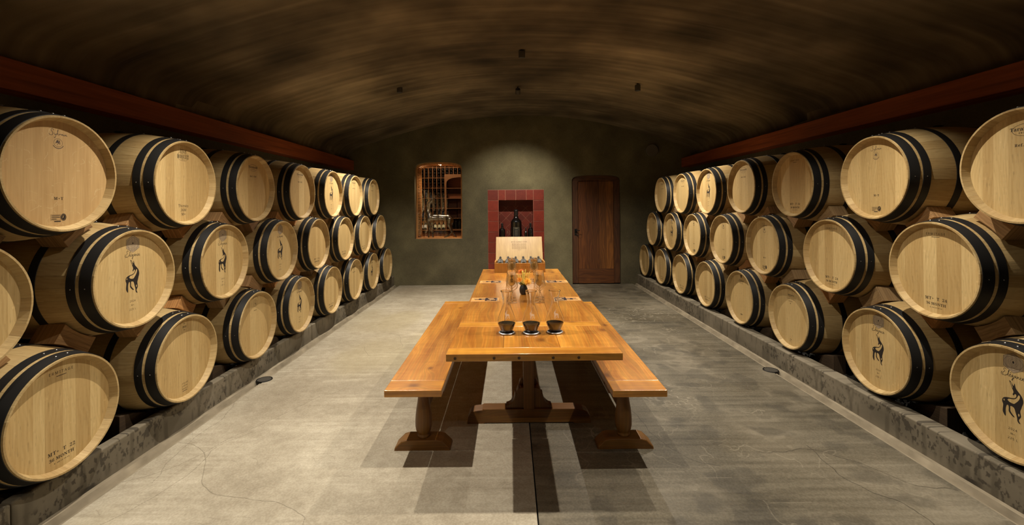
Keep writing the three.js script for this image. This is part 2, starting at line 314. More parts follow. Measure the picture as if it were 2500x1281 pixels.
// vault
const VC = 0.21, drops = [[0, 0], [0.86, 0.046], [1.715, 0.184], [2.515, 0.392], [2.86, 0.50], [3.2, 0.612], [3.34, 0.69], [3.405, 0.80], [3.42, 1.0]];
{
  const half = new THREE.CatmullRomCurve3(drops.map(([a, b]) => new THREE.Vector3(a, b, 0)), false, 'centripetal').getSpacedPoints(40);
  const prof = [...half.slice(1).reverse().map((p) => [VC - p.x, 3.37 - p.y]), ...half.map((p) => [VC + p.x, 3.37 - p.y])];
  const nz = 190, nx = prof.length, pos = [], uv = [], idx = [];
  let arc = [0]; for (let i = 1; i < nx; i++) arc.push(arc[i - 1] + Math.hypot(prof[i][0] - prof[i - 1][0], prof[i][1] - prof[i - 1][1]));
  for (let j = 0; j <= nz; j++) {
    const z = mix(FRONT, BACK, j / nz);
    for (let i = 0; i < nx; i++) {
      const wob = 0.012 * Math.sin(3.1 * z + 0.7 * arc[i]) * Math.sin(1.3 * arc[i] + z) , ridge = 0.03 * Math.exp(-Math.pow((z + 3.42 + 0.05 * Math.sin(arc[i] * 2)) / 0.05, 2)) + 0.016 * Math.exp(-Math.pow((z + 4.05 + 0.06 * Math.sin(arc[i] * 1.7 + 1)) / 0.07, 2)) + 0.014 * Math.exp(-Math.pow((z + 2.9) / 0.08, 2));
      const side = smooth(0.2, 2.4, Math.abs(prof[i][0] - VC));
      const f = 1 - (wob * 0.5 + ridge * side) / 3.4, jn = Math.abs(j / nz - 1) < 1e-6 || j === 0;
      pos.push(VC + (prof[i][0] - VC) * (jn ? 1 : f), 1.2 + (prof[i][1] - 1.2) * (jn ? 1 : f), z); uv.push(arc[i], z);
    }
  }
  for (let j = 0; j < nz; j++) for (let i = 0; i < nx - 1; i++) { const a = j * nx + i, b = a + nx; idx.push(a, b, a + 1, b, b + 1, a + 1); }
  const g = new THREE.BufferGeometry(); g.setAttribute('position', new THREE.Float32BufferAttribute(pos, 3)); g.setAttribute('uv', new THREE.Float32BufferAttribute(uv, 2)); g.setIndex(idx); g.computeVertexNormals();
  // the thickness above: a plain shell
  const out = [...prof.map(([x, y]) => [VC + (x - VC) * 1.06, y + 0.2])];
  const shell = prism([...prof, ...out.reverse()].map(([x, y]) => [x, y + 0.012]), FRONT - BACK + 0.3); shell.translate(0, 0, BACK - 0.15);
  struct(put('ceiling', merge([g, uvm(shell, 'z')]), M.vault));
}
// red brown beams along both walls
struct(put('trim_1', uvm(rbox(0.22, 0.195, FRONT - BACK, -3.109 - 0.11, 2.397, (FRONT + BACK) / 2, 0.008), 'z'), M.beam));
struct(put('trim_2', uvm(rbox(0.26, 0.18, FRONT - BACK, 3.42 + 0.13, 2.402, (FRONT + BACK) / 2, 0.008), 'z'), M.beam));

// back wall with openings for the cellar window, the tiled niche and the door
const WIN = { l: -1.905, r: -0.958, b: 0.921, s: 2.315, t: 2.462 };
function archPath(l, r, b, s, t, k = 0.15) {            // straight jambs, round shoulders, a flat arch
  const p = new THREE.Path(), c = (l + r) / 2;
  p.moveTo(l, b); p.lineTo(l, s); p.bezierCurveTo(l, s + (t - s) * 0.62, l + k * 0.6, t - (t - s) * 0.22, l + k * 1.2, t - (t - s) * 0.13);
  p.quadraticCurveTo(l + k * 2, t, c, t); p.quadraticCurveTo(r - k * 2, t, r - k * 1.2, t - (t - s) * 0.13);
  p.bezierCurveTo(r - k * 0.6, t - (t - s) * 0.22, r, s + (t - s) * 0.62, r, s); p.lineTo(r, b); p.lineTo(l, b);
  return p;
}
const DOOR = { l: 1.232, r: 2.196, b: -0.02, s: 2.055, t: 2.168 };
const NICHE = { l: -0.2335, r: 0.4606, b: 0.90, t: 1.681 };
{
  const s = shape([[WL - 0.2, -0.2], [WR + 0.2, -0.2], [WR + 0.2, 3.7], [WL - 0.2, 3.7]]);
  s.holes.push(archPath(WIN.l, WIN.r, WIN.b, WIN.s, WIN.t));
  s.holes.push(archPath(DOOR.l, DOOR.r, DOOR.b, DOOR.s, DOOR.t, 0.13));
  const h = new THREE.Path(); h.moveTo(NICHE.l, NICHE.b); h.lineTo(NICHE.r, NICHE.b); h.lineTo(NICHE.r, NICHE.t); h.lineTo(NICHE.l, NICHE.t); h.lineTo(NICHE.l, NICHE.b); s.holes.push(h);
  const g = new THREE.ExtrudeGeometry(s, { depth: 0.16, bevelEnabled: false, curveSegments: 14 }); g.translate(0, 0, BACK - 0.16);
  struct(put('wall_back', uvm(g, 'y'), M.plaster));
}
// door of vertical boards, dark stiles and an arched head
const doorMap = tex(256, 1024, (u, v) => { const w = fbm(u, v, 3, 3, 705, 3); return mix3([0.42, 0.25, 0.12], [0.80, 0.53, 0.29], 0.5 * fbm(u, v, 60, 5, 701, 3) + 0.3 * (0.5 + 0.5 * Math.sin(6.28 * (u * 8 + w * 5))) + 0.2 * w); }, { repeat: [2, 1 / 2] });
M.doorBoard = [[0.36, 0.28, 0.17], [0.31, 0.24, 0.14], [0.28, 0.22, 0.12], [0.45, 0.40, 0.22], [0.60, 0.55, 0.32]].map(([r, g, b]) => std({ name: 'door board', map: doorMap, color: lin(r, g, b), roughness: 0.55 }));
M.doorFrame = std({ name: 'dark door frame', map: doorMap, color: lin(0.22, 0.19, 0.17), roughness: 0.55 });
M.iron = std({ name: 'black iron', color: lin(0.012, 0.011, 0.010), roughness: 0.45, metalness: 0.6 });
{
  const d = struct(base('door_1', 0, 0, BACK - 0.06)), { l, r, s, t } = DOOR, w = 0.128, bl = l + w, br = r - w;
  put('backing', box(r - l, t + 0.05, 0.03, (l + r) / 2, t / 2, -0.055), M.gap, d);
  put('stile', uvm(rbox(w - 0.008, s - 0.02, 0.045, l + w / 2, s / 2, 0), 'y'), M.doorFrame, d);
  put('stile', uvm(rbox(w - 0.008, s - 0.02, 0.045, r - w / 2, s / 2, 0), 'y', 0.4), M.doorFrame, d);
  put('rail', uvm(rbox(br - bl + 0.004, 0.285, 0.04, (bl + br) / 2, 0.150, 0), 'x'), M.doorBoard[2], d);
  const head = archPath(l + 0.004, r - 0.004, s, s + 0.001, t - 0.004, 0.13).getPoints(10).slice(0, -1);
  const hs = new THREE.Shape([...archPath(l + 0.004, r - 0.004, s - 0.012, s, t - 0.004, 0.13).getPoints(10)]);
  const under = new THREE.Path(); const c = (l + r) / 2;
  under.moveTo(bl, s - 0.011); under.lineTo(bl, s - 0.006); under.quadraticCurveTo(c, s + 0.055, br, s - 0.006); under.lineTo(br, s - 0.011); under.lineTo(bl, s - 0.011); hs.holes.push(under);
  put('arched_head', uvm(new THREE.ExtrudeGeometry(hs, { depth: 0.045, bevelEnabled: false, curveSegments: 10 }).translate(0, 0, -0.0225), 'x'), M.doorFrame, d);
  const n = 5, bw = (br - bl) / n;
  for (let i = 0; i < n; i++) {
    const x0 = bl + i * bw + 0.002, x1 = bl + (i + 1) * bw - 0.002, top = (x) => s - 0.006 + 0.0305 * (1 - Math.pow((x - c) / (c - bl), 2)) ;
    const g = prism([[x0, 0.297], [x1, 0.297], [x1, top(x1)], [(x0 + x1) / 2, top((x0 + x1) / 2)], [x0, top(x0)]], 0.022, 0.003); g.translate(0, 0, -0.02);
    put('plank', uvm(g, 'y', i * 0.13, i * 0.4), M.doorBoard[i], d);
  }
  const h = put('handle', merge([rbox(0.052, 0.085, 0.012, l + 0.078, 1.055, 0.028, 0.003), tube([[l + 0.078, 1.07, 0.03], [l + 0.078, 1.07, 0.075], [l + 0.10, 1.07, 0.085], [l + 0.15, 1.066, 0.085]], 0.008, 16, 6)]), M.iron, d);
  put('latch_plate', merge([rbox(0.045, 0.03, 0.01, l + 0.075, 0.985, 0.027, 0.003), tube([[l + 0.08, 0.99, 0.03], [l + 0.11, 0.975, 0.05], [l + 0.135, 0.955, 0.055]], 0.007, 10, 6)]), M.iron, h);
}
// tiled niche surround: square red tiles two columns wide and one row above, set proud of the plaster
const tileMap = tex(256, 256, (u, v) => mix3([0.62, 0.34, 0.26], [0.90, 0.60, 0.48], 0.55 * fbm(u, v, 4, 4, 801, 5) + 0.45 * fbm(u, v, 30, 30, 811, 3)), { repeat: [3, 3] });
M.tile = [[0.33, 0.095, 0.06], [0.29, 0.085, 0.052], [0.36, 0.105, 0.064], [0.26, 0.076, 0.05]].map(([r, g, b]) => phy({ name: 'red glazed tile', map: tileMap, color: lin(r, g, b), roughness: 0.42, clearcoat: 0.25, clearcoatRoughness: 0.3 }));
M.backTile = [[0.24, 0.085, 0.065], [0.205, 0.075, 0.06], [0.28, 0.10, 0.075]].map(([r, g, b]) => phy({ name: 'red niche tile', map: tileMap, color: lin(r, g, b), roughness: 0.4, clearcoat: 0.3, clearcoatRoughness: 0.25 }));
M.grout = std({ name: 'pink grout', color: lin(0.42, 0.20, 0.13), roughness: 0.9 });
{
  const nz = struct(base('niche', 0, 0, BACK)), xs = [-0.446, NICHE.l, NICHE.r, 0.673], T = 0.2085;
  put('grout_bed', merge([box(xs[1] - xs[0], 1.889, 0.008, (xs[0] + xs[1]) / 2, 0.9445, 0.004), box(xs[3] - xs[2], 1.889, 0.008, (xs[2] + xs[3]) / 2, 0.9445, 0.004), box(xs[2] - xs[1], 1.889 - NICHE.t, 0.008, (xs[1] + xs[2]) / 2, (1.889 + NICHE.t) / 2, 0.004), box(xs[2] - xs[1], NICHE.b, 0.008, (xs[1] + xs[2]) / 2, NICHE.b / 2, 0.004)]), M.grout, nz);
  const tile = (x0, x1, y0, y1) => put('tile', uvm(rbox(x1 - x0 - 0.008, y1 - y0 - 0.008, 0.012, (x0 + x1) / 2, (y0 + y1) / 2, 0.011, 0.003), 'y', rnd(), rnd()), pick(M.tile), nz);
  for (const [a, b] of [[xs[0], xs[1]], [xs[2], xs[3]]]) for (let k = 0; k < 9; k++) { const y1 = 1.889 - k * T, y0 = Math.max(0.004, y1 - T); if (y1 - y0 > 0.03) tile(a, b, y0, y1); }
  const cuts = [NICHE.l, NICHE.l + 0.139, NICHE.l + 0.346, NICHE.l + 0.556, NICHE.r];
  for (let i = 0; i < 4; i++) tile(cuts[i], cuts[i + 1], NICHE.t, 1.889);
  for (let k = 0; k < 5; k++) for (let i = 0; i < 4; i++) { const y1 = NICHE.b - k * T, y0 = Math.max(0.004, y1 - T); if (y1 - y0 > 0.03) tile(cuts[i], cuts[i + 1], y0, y1); }
  // recess: sides, sill, head, back
  const D = 0.30, cx = (NICHE.l + NICHE.r) / 2, W = NICHE.r - NICHE.l, H = NICHE.t - NICHE.b, cy = (NICHE.t + NICHE.b) / 2;
  put('recess', merge([box(0.04, H + 0.08, D, NICHE.l - 0.015, cy, -D / 2 - 0.002), box(0.04, H + 0.08, D, NICHE.r + 0.015, cy, -D / 2 - 0.002), box(W + 0.08, 0.04, D, cx, NICHE.t + 0.015, -D / 2 - 0.002), box(W + 0.08, 0.04, D, cx, NICHE.b - 0.015, -D / 2 - 0.002)]), M.tile[1], nz);
  put('back_grout', box(W + 0.08, H + 0.08, 0.02, cx, cy, -D - 0.01), M.grout, nz);
  // border row at the head of the back, then diagonal tiles
  const top = NICHE.t, rowH = 0.115;
  for (const [a, b] of [[NICHE.l, cx], [cx, NICHE.r]]) put('tile', uvm(rbox(b - a - 0.007, rowH - 0.006, 0.01, (a + b) / 2, top - rowH / 2, -D + 0.004, 0.002), 'y', rnd(), rnd()), pick(M.backTile), nz);
  const S2 = 0.142, h2 = S2 / Math.SQRT2, lim = (poly) => {    // clip a diagonal tile to the back panel
    const clip = (pts, inside, cut) => { const o = []; for (let i = 0; i < pts.length; i++) { const a = pts[i], b = pts[(i + 1) % pts.length], ia = inside(a), ib = inside(b); if (ia) o.push(a); if (ia !== ib) o.push(cut(a, b)); } return o; };
    const atx = (X) => (a, b) => { const t = (X - a[0]) / (b[0] - a[0]); return [X, a[1] + t * (b[1] - a[1])]; }, aty = (Y) => (a, b) => { const t = (Y - a[1]) / (b[1] - a[1]); return [a[0] + t * (b[0] - a[0]), Y]; };
    let p = clip(poly, (q) => q[0] > NICHE.l, atx(NICHE.l)); if (p.length) p = clip(p, (q) => q[0] < NICHE.r, atx(NICHE.r)); if (p.length) p = clip(p, (q) => q[1] > NICHE.b, aty(NICHE.b)); if (p.length) p = clip(p, (q) => q[1] < top - rowH, aty(top - rowH)); return p;
  };
  for (let i = -6; i <= 6; i++) for (let j = -8; j <= 8; j++) {
    const x = cx + (i - j) * h2, y = 1.22 + (i + j) * h2, e = h2 - 0.0045, p = lim([[x - e, y], [x, y - e], [x + e, y], [x, y + e]]);
    if (p.length < 3) continue;
    let area = 0; p.forEach((a, k) => { const b = p[(k + 1) % p.length]; area += a[0] * b[1] - b[0] * a[1]; }); if (Math.abs(area) < 0.0012) continue;
    put('tile', uvm(prism(p, 0.007).translate(0, 0, -D), 'y', rnd(), rnd()), pick(M.backTile), nz);
  }
}
// round vent plate high on the back wall
{
  const v = tag(base('vent_cover', 2.83, 2.651, BACK), 'round dark vent plate high on the back wall near the right beam', 'vent');
  put('plate', lathe([[0.0001, 0.012], [0.10, 0.012], [0.112, 0.016], [0.122, 0.012], [0.124, 0.0], [0.0001, 0.0]], 40).rotateX(Math.PI / 2).translate(0, 0, 0.02), std({ name: 'painted vent', color: lin(0.16, 0.135, 0.10), roughness: 0.6 }), v);
  put('collar', new THREE.CylinderGeometry(0.105, 0.105, 0.03, 32).rotateX(Math.PI / 2).translate(0, 0, 0.008), M.iron, v);
}
// drain caps standing in the gutters
for (const [x, d, label] of [[-2.235, 3.99, 'round grated drain cap in the left gutter beside the pale slab'], [2.42, 4.12, 'round grated drain cap in the right gutter beside the dark slab']]) {
  const g = tag(base('drain_cap', x, 0, -d), label, 'drain');
  put('collar', lathe([[0.058, -0.03], [0.066, -0.03], [0.068, 0.0], [0.066, 0.006], [0.058, 0.006], [0.058, -0.03]], 36), M.iron, g);
  const bars = []; for (let i = -5; i <= 5; i++) { const h = 2 * Math.sqrt(Math.max(0, 0.058 * 0.058 - i * i * 0.0001)); bars.push(box(0.005, 0.006, h, i * 0.01, 0.002, 0)); bars.push(box(h, 0.005, 0.005, 0, 0.0015, i * 0.01)); }
  put('grate', merge(bars), std({ name: 'worn grate', color: lin(0.09, 0.08, 0.065), roughness: 0.6, metalness: 0.3 }), g);
}
// lamps: short dark spot cans under the vault, each with a glowing lens and its light just in front of it
M.lens = std({ name: 'lamp lens', color: lin(0.9, 0.8, 0.6), emissive: lin(1, 0.83, 0.6), emissiveIntensity: 1.5, roughness: 0.4 });
const LAMP_WHERE = ['near left', 'near middle', 'near right', 'far left', 'far middle', 'far right', 'rear left', 'rear right', 'back wall'];
LAMPS.forEach(([x, y, d, ax, ay, ad, angle, pen, cd], i) => {
  const o = tag(base('ceiling_spotlight', x, y, -d), `small dark spot can under the vault, ${LAMP_WHERE[i]} one of nine`, 'spotlight');
  const dir = new THREE.Vector3(ax - x, ay - y, -ad + d).normalize(), q = new THREE.Quaternion().setFromUnitVectors(new THREE.Vector3(0, -1, 0), dir);
  const can = put('can', lathe([[0.0001, 0.07], [0.034, 0.07], [0.038, 0.065], [0.038, -0.006], [0.034, -0.006], [0.034, 0.05], [0.0001, 0.05]], 24), std({ name: 'spot can', color: lin(0.06, 0.05, 0.035), roughness: 0.8 }), o); can.quaternion.copy(q);
  const lens = put('lens', new THREE.CylinderGeometry(0.030, 0.030, 0.006, 20).translate(0, 0.046, 0), M.lens, o); lens.quaternion.copy(q);
  const drop = new THREE.CylinderGeometry(0.008, 0.008, 0.30, 8).translate(0, 0.2, 0); put('stem', drop, M.iron, o);
  const s = new THREE.SpotLight(LAMP_COLOR, cd, 0, angle, pen, 2); s.name = 'spot_light'; s.position.copy(dir).multiplyScalar(0.017); s.target.position.copy(dir).multiplyScalar(3); s.castShadow = true; s.shadow.mapSize.set(2048, 2048); s.shadow.radius = 0.6;
  o.add(s, s.target);
});
// ------------------------------------------------------------------ barrels
const LEN = 0.95, HALF = LEN / 2, RB = 0.35;                 // a barrel lies along its own z, its base at y = 0
const radius = (s) => 0.29 + 0.06 * (1 - Math.pow((HALF - s) / HALF, 2));   // s from the front end
const STAVES = 30, HEAD_R = 0.267, CROZE = 0.036;
function staveGeometry(du, dv) {
  const cols = [-1, 0, 1], half = Math.PI / STAVES - 0.0011, prof = [];
  const push = (r, s) => prof.push([r, HALF - s]);
  push(0.281, 0); for (let i = 0; i <= 12; i++) push(radius(i / 12 * LEN), i / 12 * LEN); push(0.281, LEN);
  push(HEAD_R - 0.001, LEN - CROZE); push(0.268, LEN - 0.06); push(0.31, HALF); push(0.268, 0.06); push(HEAD_R - 0.001, CROZE); push(0.281, 0);
  const pos = [], uv = [], idx = []; let n = 0;
  // each profile edge is a strip of its own, the long outer curve one smooth strip
  const strip = (list) => {
    const a = n; list.forEach(([r, z]) => cols.forEach((c) => { const t = c * half; pos.push(r * Math.sin(t), r * Math.cos(t) + RB, z); uv.push(t * 0.32 + du, z + dv); n++; }));
    for (let i = 0; i < list.length - 1; i++) for (let k = 0; k < 2; k++) { const p = a + i * 3 + k; idx.push(p, p + 3, p + 1, p + 1, p + 3, p + 4); }
  };
  strip(prof.slice(0, 2)); strip(prof.slice(1, 14)); strip(prof.slice(13, 15)); for (let i = 14; i < prof.length - 1; i++) strip([prof[i], prof[i + 1]]);
  for (const c of [-1, 1]) {
    const t = c * half, s0 = n, list = prof.slice(0, 20);
    list.forEach(([r, z]) => { pos.push(r * Math.sin(t), r * Math.cos(t) + RB, z); uv.push(r + du, z + dv); n++; });
    THREE.ShapeUtils.triangulateShape(list.map(([r, z]) => new THREE.Vector2(r, z)), []).forEach(([a, b, d]) => idx.push(s0 + a, s0 + b, s0 + d));
  }
  const g = new THREE.BufferGeometry();
  g.setAttribute('position', new THREE.Float32BufferAttribute(pos, 3)); g.setAttribute('uv', new THREE.Float32BufferAttribute(uv, 2)); g.setIndex(idx); g.computeVertexNormals();
  return g;
}
const staveG = [0, 1, 2, 3].map((i) => staveGeometry(i * 0.117, i * 0.29).translate(0, -RB, 0));    // about the axis; set down by its mesh
// heads: upright boards between chords of the head's circle
function headBoards(widths, sd) {
  let x = -HEAD_R; const sum = widths.reduce((a, b) => a + b), out = [];
  widths.forEach((w, i) => {
    const x1 = x + w / sum * 2 * HEAD_R, a = Math.max(x + 0.00012, -HEAD_R + 0.001), b = Math.min(x1 - 0.00012, HEAD_R - 0.001), p = [];
    for (let k = 0; k <= 8; k++) { const q = a + (b - a) * k / 8; p.push([q, -Math.sqrt(HEAD_R * HEAD_R - q * q)]); }
    for (let k = 8; k >= 0; k--) { const q = a + (b - a) * k / 8; p.push([q, Math.sqrt(HEAD_R * HEAD_R - q * q)]); }
    const g = prism(p, 0.02); g.translate(0, RB, HALF - CROZE - 0.02); out.push(uvm(g, 'y', i * 0.071 + sd * 0.13, i * 0.23 + sd * 0.31)); x = x1;
  });
  return out;
}
const headG = [headBoards([0.9, 1.1, 0.8, 1.3, 1, 1.2, 0.9, 0.8], 0), headBoards([0.7, 1, 1.2, 0.9, 0.75, 1.1, 1.2, 0.9, 0.6], 1), headBoards([1, 0.8, 1.1, 1.4, 0.8, 1.1, 0.9, 1], 2)];
const backHead = new THREE.CylinderGeometry(HEAD_R, HEAD_R, 0.02, 40).rotateX(Math.PI / 2).translate(0, RB, -HALF + CROZE + 0.01);
uvm(backHead, 'y');
function hoopGeometry(s0, s1) {
  const pts = [[radius(s0) + 0.0002, HALF - s0], [radius(s0) + 0.0028, HALF - s0 - 0.0006], [radius((s0 + s1) / 2) + 0.003, HALF - (s0 + s1) / 2], [radius(s1) + 0.0028, HALF - s1 + 0.0006], [radius(s1) + 0.0002, HALF - s1]];
  return toCreasedNormals(lathe(pts, 72).rotateX(Math.PI / 2).translate(0, RB, 0), 0.6);
}
const rivetOne = new THREE.SphereGeometry(0.0075, 10, 6).scale(1, 0.55, 1);
function rivetsAt(s, list) {
  return merge(list.map(([deg, k]) => rivetOne.clone().scale(k, k, k).translate(0, radius(s) + 0.003, HALF - s).rotateZ(deg * Math.PI / 180).translate(0, RB, 0)));
}
const HOOPS = [[0.008, 0.062], [0.079, 0.121], [0.262, 0.304]];
const hoopG = HOOPS.map(([a, b]) => hoopGeometry(a, b)), hoopBackG = HOOPS.map(([a, b]) => hoopGeometry(LEN - b, LEN - a));
const rivetG = [rivetsAt(0.035, [[-5.5, 1], [5.5, 1], [-92, 0.45], [92, 0.45]]), rivetsAt(0.1, [[-7, 1], [4.5, 1], [-92, 0.45], [92, 0.45]]), rivetsAt(0.283, [[-5.5, 0.9], [5.5, 0.9]])];
const tagG = [1, -1].map((s) => rbox(0.04, 0.002, 0.014, 0, radius(0.035) + 0.004, HALF - 0.035, 0.0008).rotateZ(-s * 0.42).translate(0, RB, 0));

// prints on the heads, drawn in metres from the head's centre
const PX = 1024, SPAN = 2 * 0.262, K = PX / SPAN;
const INK = '#1d130b';
function headPrint(draw) {
  const t = print(PX, PX, (g) => { g.clearRect(0, 0, PX, PX); g.fillStyle = g.strokeStyle = INK; g.textAlign = 'center'; g.textBaseline = 'middle'; g.lineJoin = g.lineCap = 'round'; draw(g); });
  return std({ name: 'head print', map: t, transparent: true, roughness: 0.8 });
}
const X = (x) => PX / 2 + x * K, Y = (y) => PX / 2 - y * K;
function text(g, s, x, y, h, font = 'serif', gap = 0, weight = '') {
  g.font = `${weight} ${Math.round(h * K * 1.35)}px ${font}`;
  if (!gap) return g.fillText(s, X(x), Y(y));
  const w = [...s].map((c) => g.measureText(c).width + gap * K), tot = w.reduce((a, b) => a + b) - gap * K; let q = X(x) - tot / 2;
  g.textAlign = 'left'; [...s].forEach((c, i) => { g.fillText(c, q, Y(y)); q += w[i]; }); g.textAlign = 'center';
}
function squiggle(g, x, y, w, h, n = 5) { g.lineWidth = 1.2; for (let i = 0; i < n; i++) { const a = X(x - w / 2 + w * i / n); g.strokeRect(a, Y(y) - h * K / 2, w * K / n * 0.55, h * K); } }
function script(g, pts, sc, x, y, width) {          // handwriting: strokes through points
  g.lineWidth = width;
  for (const s of pts) { g.beginPath(); s.forEach(([a, b], i) => { const px = X(x + a * sc), py = Y(y + b * sc); if (!i) g.moveTo(px, py); else { const [c, d] = s[i - 1]; g.quadraticCurveTo(X(x + c * sc), Y(y + d * sc), (px + X(x + c * sc)) / 2, (py + Y(y + d * sc)) / 2); if (i === s.length - 1) g.lineTo(px, py); } }); g.stroke(); }
}
// the standing antelope with its head thrown back, from a traced outline
const DEER = { body: [[141, 770], [150, 735], [175, 708], [215, 690], [255, 675], [278, 652], [286, 618], [272, 604], [262, 625], [250, 640], [246, 620], [258, 600], [252, 575], [245, 560], [235, 530], [222, 490], [214, 470], [224, 466], [238, 485], [255, 515], [262, 510], [262, 478], [270, 485], [275, 520], [285, 545], [310, 570], [335, 600], [348, 640], [348, 680], [335, 720], [328, 760], [318, 790], [322, 830], [328, 860], [315, 890], [303, 915], [310, 935], [322, 955], [305, 958], [290, 935], [290, 900], [282, 870], [272, 830], [262, 790], [240, 785], [222, 790], [225, 825], [222, 850], [240, 880], [262, 900], [268, 912], [245, 912], [222, 890], [205, 865], [210, 830], [205, 790], [188, 800], [180, 840], [178, 880], [180, 920], [178, 955], [165, 945], [150, 915], [148, 890], [152, 850], [155, 810], [145, 790]],
  holes: [[[192, 715], [225, 700], [262, 682], [285, 655], [296, 620], [305, 597], [318, 607], [315, 640], [300, 680], [275, 720], [260, 745], [225, 748], [200, 738]], [[160, 738], [168, 740], [170, 762], [160, 764], [156, 750]], [[298, 830], [310, 835], [314, 855], [304, 875], [298, 860]], [[222, 480], [236, 512], [246, 548], [250, 543], [243, 508], [230, 478]]] };
const deerAt = ([x, y]) => [(x - 245) * 1.16 * 0.000405, (738 - (y + 0.18 * (x - 245))) * 0.000405];
function deer(g, flip = 1, sc = 1, dx = 0, dy = 0) {
  const path = (list) => { g.beginPath(); const p = list.map(deerAt).map(([a, b]) => [X(flip * a * sc + dx), Y(b * sc + dy)]); p.forEach((q, i) => { const r = p[(i + 1) % p.length], m = [(q[0] + r[0]) / 2, (q[1] + r[1]) / 2]; if (!i) g.moveTo(...m); else g.quadraticCurveTo(...q, ...m); }); g.closePath(); };
  path(DEER.body); g.fill();
  g.globalCompositeOperation = 'destination-out'; for (const h of DEER.holes) { path(h); g.fill(); } g.globalCompositeOperation = 'source-over';
}
const SYL = [[[0.30, 0.95], [0.05, 1.15], [-0.1, 0.85], [0.2, 0.6], [0.15, 0.25], [-0.2, 0.15], [-0.35, 0.4]], [[0.35, 0.55], [0.4, 0.3], [0.55, 0.3], [0.65, 0.55], [0.6, 0.1], [0.4, -0.2], [0.35, 0.0]], [[0.72, 0.35], [0.95, 1.05], [0.85, 1.1], [0.8, 0.4], [0.95, 0.28]], [[1.0, 0.5], [1.08, 0.3], [1.22, 0.55], [1.3, 0.45]], [[1.55, 0.5], [1.35, 0.5], [1.38, 0.28], [1.56, 0.5], [1.56, 0.3], [1.68, 0.34]], [[1.72, 0.5], [1.72, 0.3], [1.84, 0.34]], [[1.9, 0.5], [1.88, 0.3], [1.98, 0.5], [2.06, 0.48], [2.04, 0.3], [2.16, 0.36]]];
const PRINTS = {
  crest: headPrint((g) => { g.strokeStyle = g.fillStyle = '#2b2433'; script(g, SYL, 0.036, -0.032, 0.186, 3.2); g.lineWidth = 2; g.beginPath(); g.arc(X(0), Y(0.158), 0.021 * K, 0, 7); g.stroke(); g.lineWidth = 2.6;
    for (let i = 0; i < 9; i++) { g.beginPath(); g.moveTo(X(rr(-0.014, 0.014)), Y(rr(0.143, 0.175))); g.quadraticCurveTo(X(rr(-0.016, 0.016)), Y(rr(0.143, 0.175)), X(rr(-0.014, 0.014)), Y(rr(0.143, 0.175))); g.stroke(); }
    g.setLineDash([3, 4]); g.lineWidth = 5; g.beginPath(); g.arc(X(0), Y(0.158), 0.0285 * K, 0.5, 2.64); g.stroke(); g.setLineDash([]);
    g.fillStyle = g.strokeStyle = INK; text(g, 'M+T', 0, -0.124, 0.0145, 'serif', 0.002, 'bold');
    g.lineWidth = 2; g.strokeRect(X(-0.039), Y(-0.205), 0.048 * K, 0.028 * K); for (let i = 0; i < 3; i++) { g.fillRect(X(-0.036), Y(-0.2095 - i * 0.008), 0.042 * K * (i === 2 ? 0.6 : 1), 0.003 * K); } g.fillRect(X(-0.022), Y(-0.2365), 0.032 * K, 0.005 * K);
    g.beginPath(); g.ellipse(X(0.024), Y(-0.218), 0.014 * K, 0.018 * K, 0, 0, 7); g.fill(); g.globalCompositeOperation = 'destination-out'; g.lineWidth = 2; g.beginPath(); g.ellipse(X(0.024), Y(-0.218), 0.010 * K, 0.014 * K, 0, 0, 7); g.stroke(); g.beginPath(); g.ellipse(X(0.022), Y(-0.216), 0.002 * K, 0.008 * K, 0.3, 0, 7); g.fill(); g.globalCompositeOperation = 'source-over'; }),
  bossed: headPrint((g) => { text(g, '2024', 0, 0.226, 0.0215, 'sans-serif'); g.lineWidth = 2.4; g.beginPath(); g.ellipse(X(0), Y(0.186), 0.055 * K, 0.030 * K, 0, 0, 7); g.stroke(); g.save(); g.scale(0.62, 1); g.font = `bold ${0.036 * K}px serif`; g.fillText('BOSSUET', X(0) / 0.62, Y(0.184)); g.restore(); text(g, 'TONNELLERIE', 0, 0.207, 0.007, 'sans-serif'); text(g, 'FRANCE', 0, 0.164, 0.007, 'sans-serif');
    text(g, 'Thiméo', 0, -0.158, 0.021, 'sans-serif'); text(g, '36M', 0, -0.187, 0.02, 'sans-serif'); text(g, 'M+', 0, -0.216, 0.02, 'sans-serif'); }),
  oval: headPrint((g) => { g.lineWidth = 3; g.beginPath(); g.ellipse(X(0), Y(0.182), 0.058 * K, 0.030 * K, 0, 0, 7); g.stroke(); text(g, 'Taransaud', 0, 0.188, 0.0185, 'serif', 0, 'bold'); text(g, 'FRANCE', 0, 0.168, 0.0075, 'serif', 0.003, 'bold'); text(g, 'Ref. 1104', 0, 0.106, 0.0145, 'serif', 0.001, 'bold'); }),
  antelope: headPrint((g) => {
    g.save(); g.translate(X(0.005), Y(0.207)); const R = 0.052 * K; g.fillStyle = 'rgba(165,152,140,0.42)'; g.beginPath(); for (let i = 0; i < 6; i++) { const a = Math.PI / 6 + i * Math.PI / 3; g.lineTo(R * Math.sin(a + Math.PI / 6), R * Math.cos(a + Math.PI / 6)); } g.closePath(); g.fill(); g.strokeStyle = 'rgba(60,50,55,0.75)'; g.lineWidth = 1.8;
    const hex = (r, t) => { g.beginPath(); for (let i = 0; i < 6; i++) g.lineTo(r * Math.sin(t + i * Math.PI / 3), r * Math.cos(t + i * Math.PI / 3)); g.closePath(); g.stroke(); };
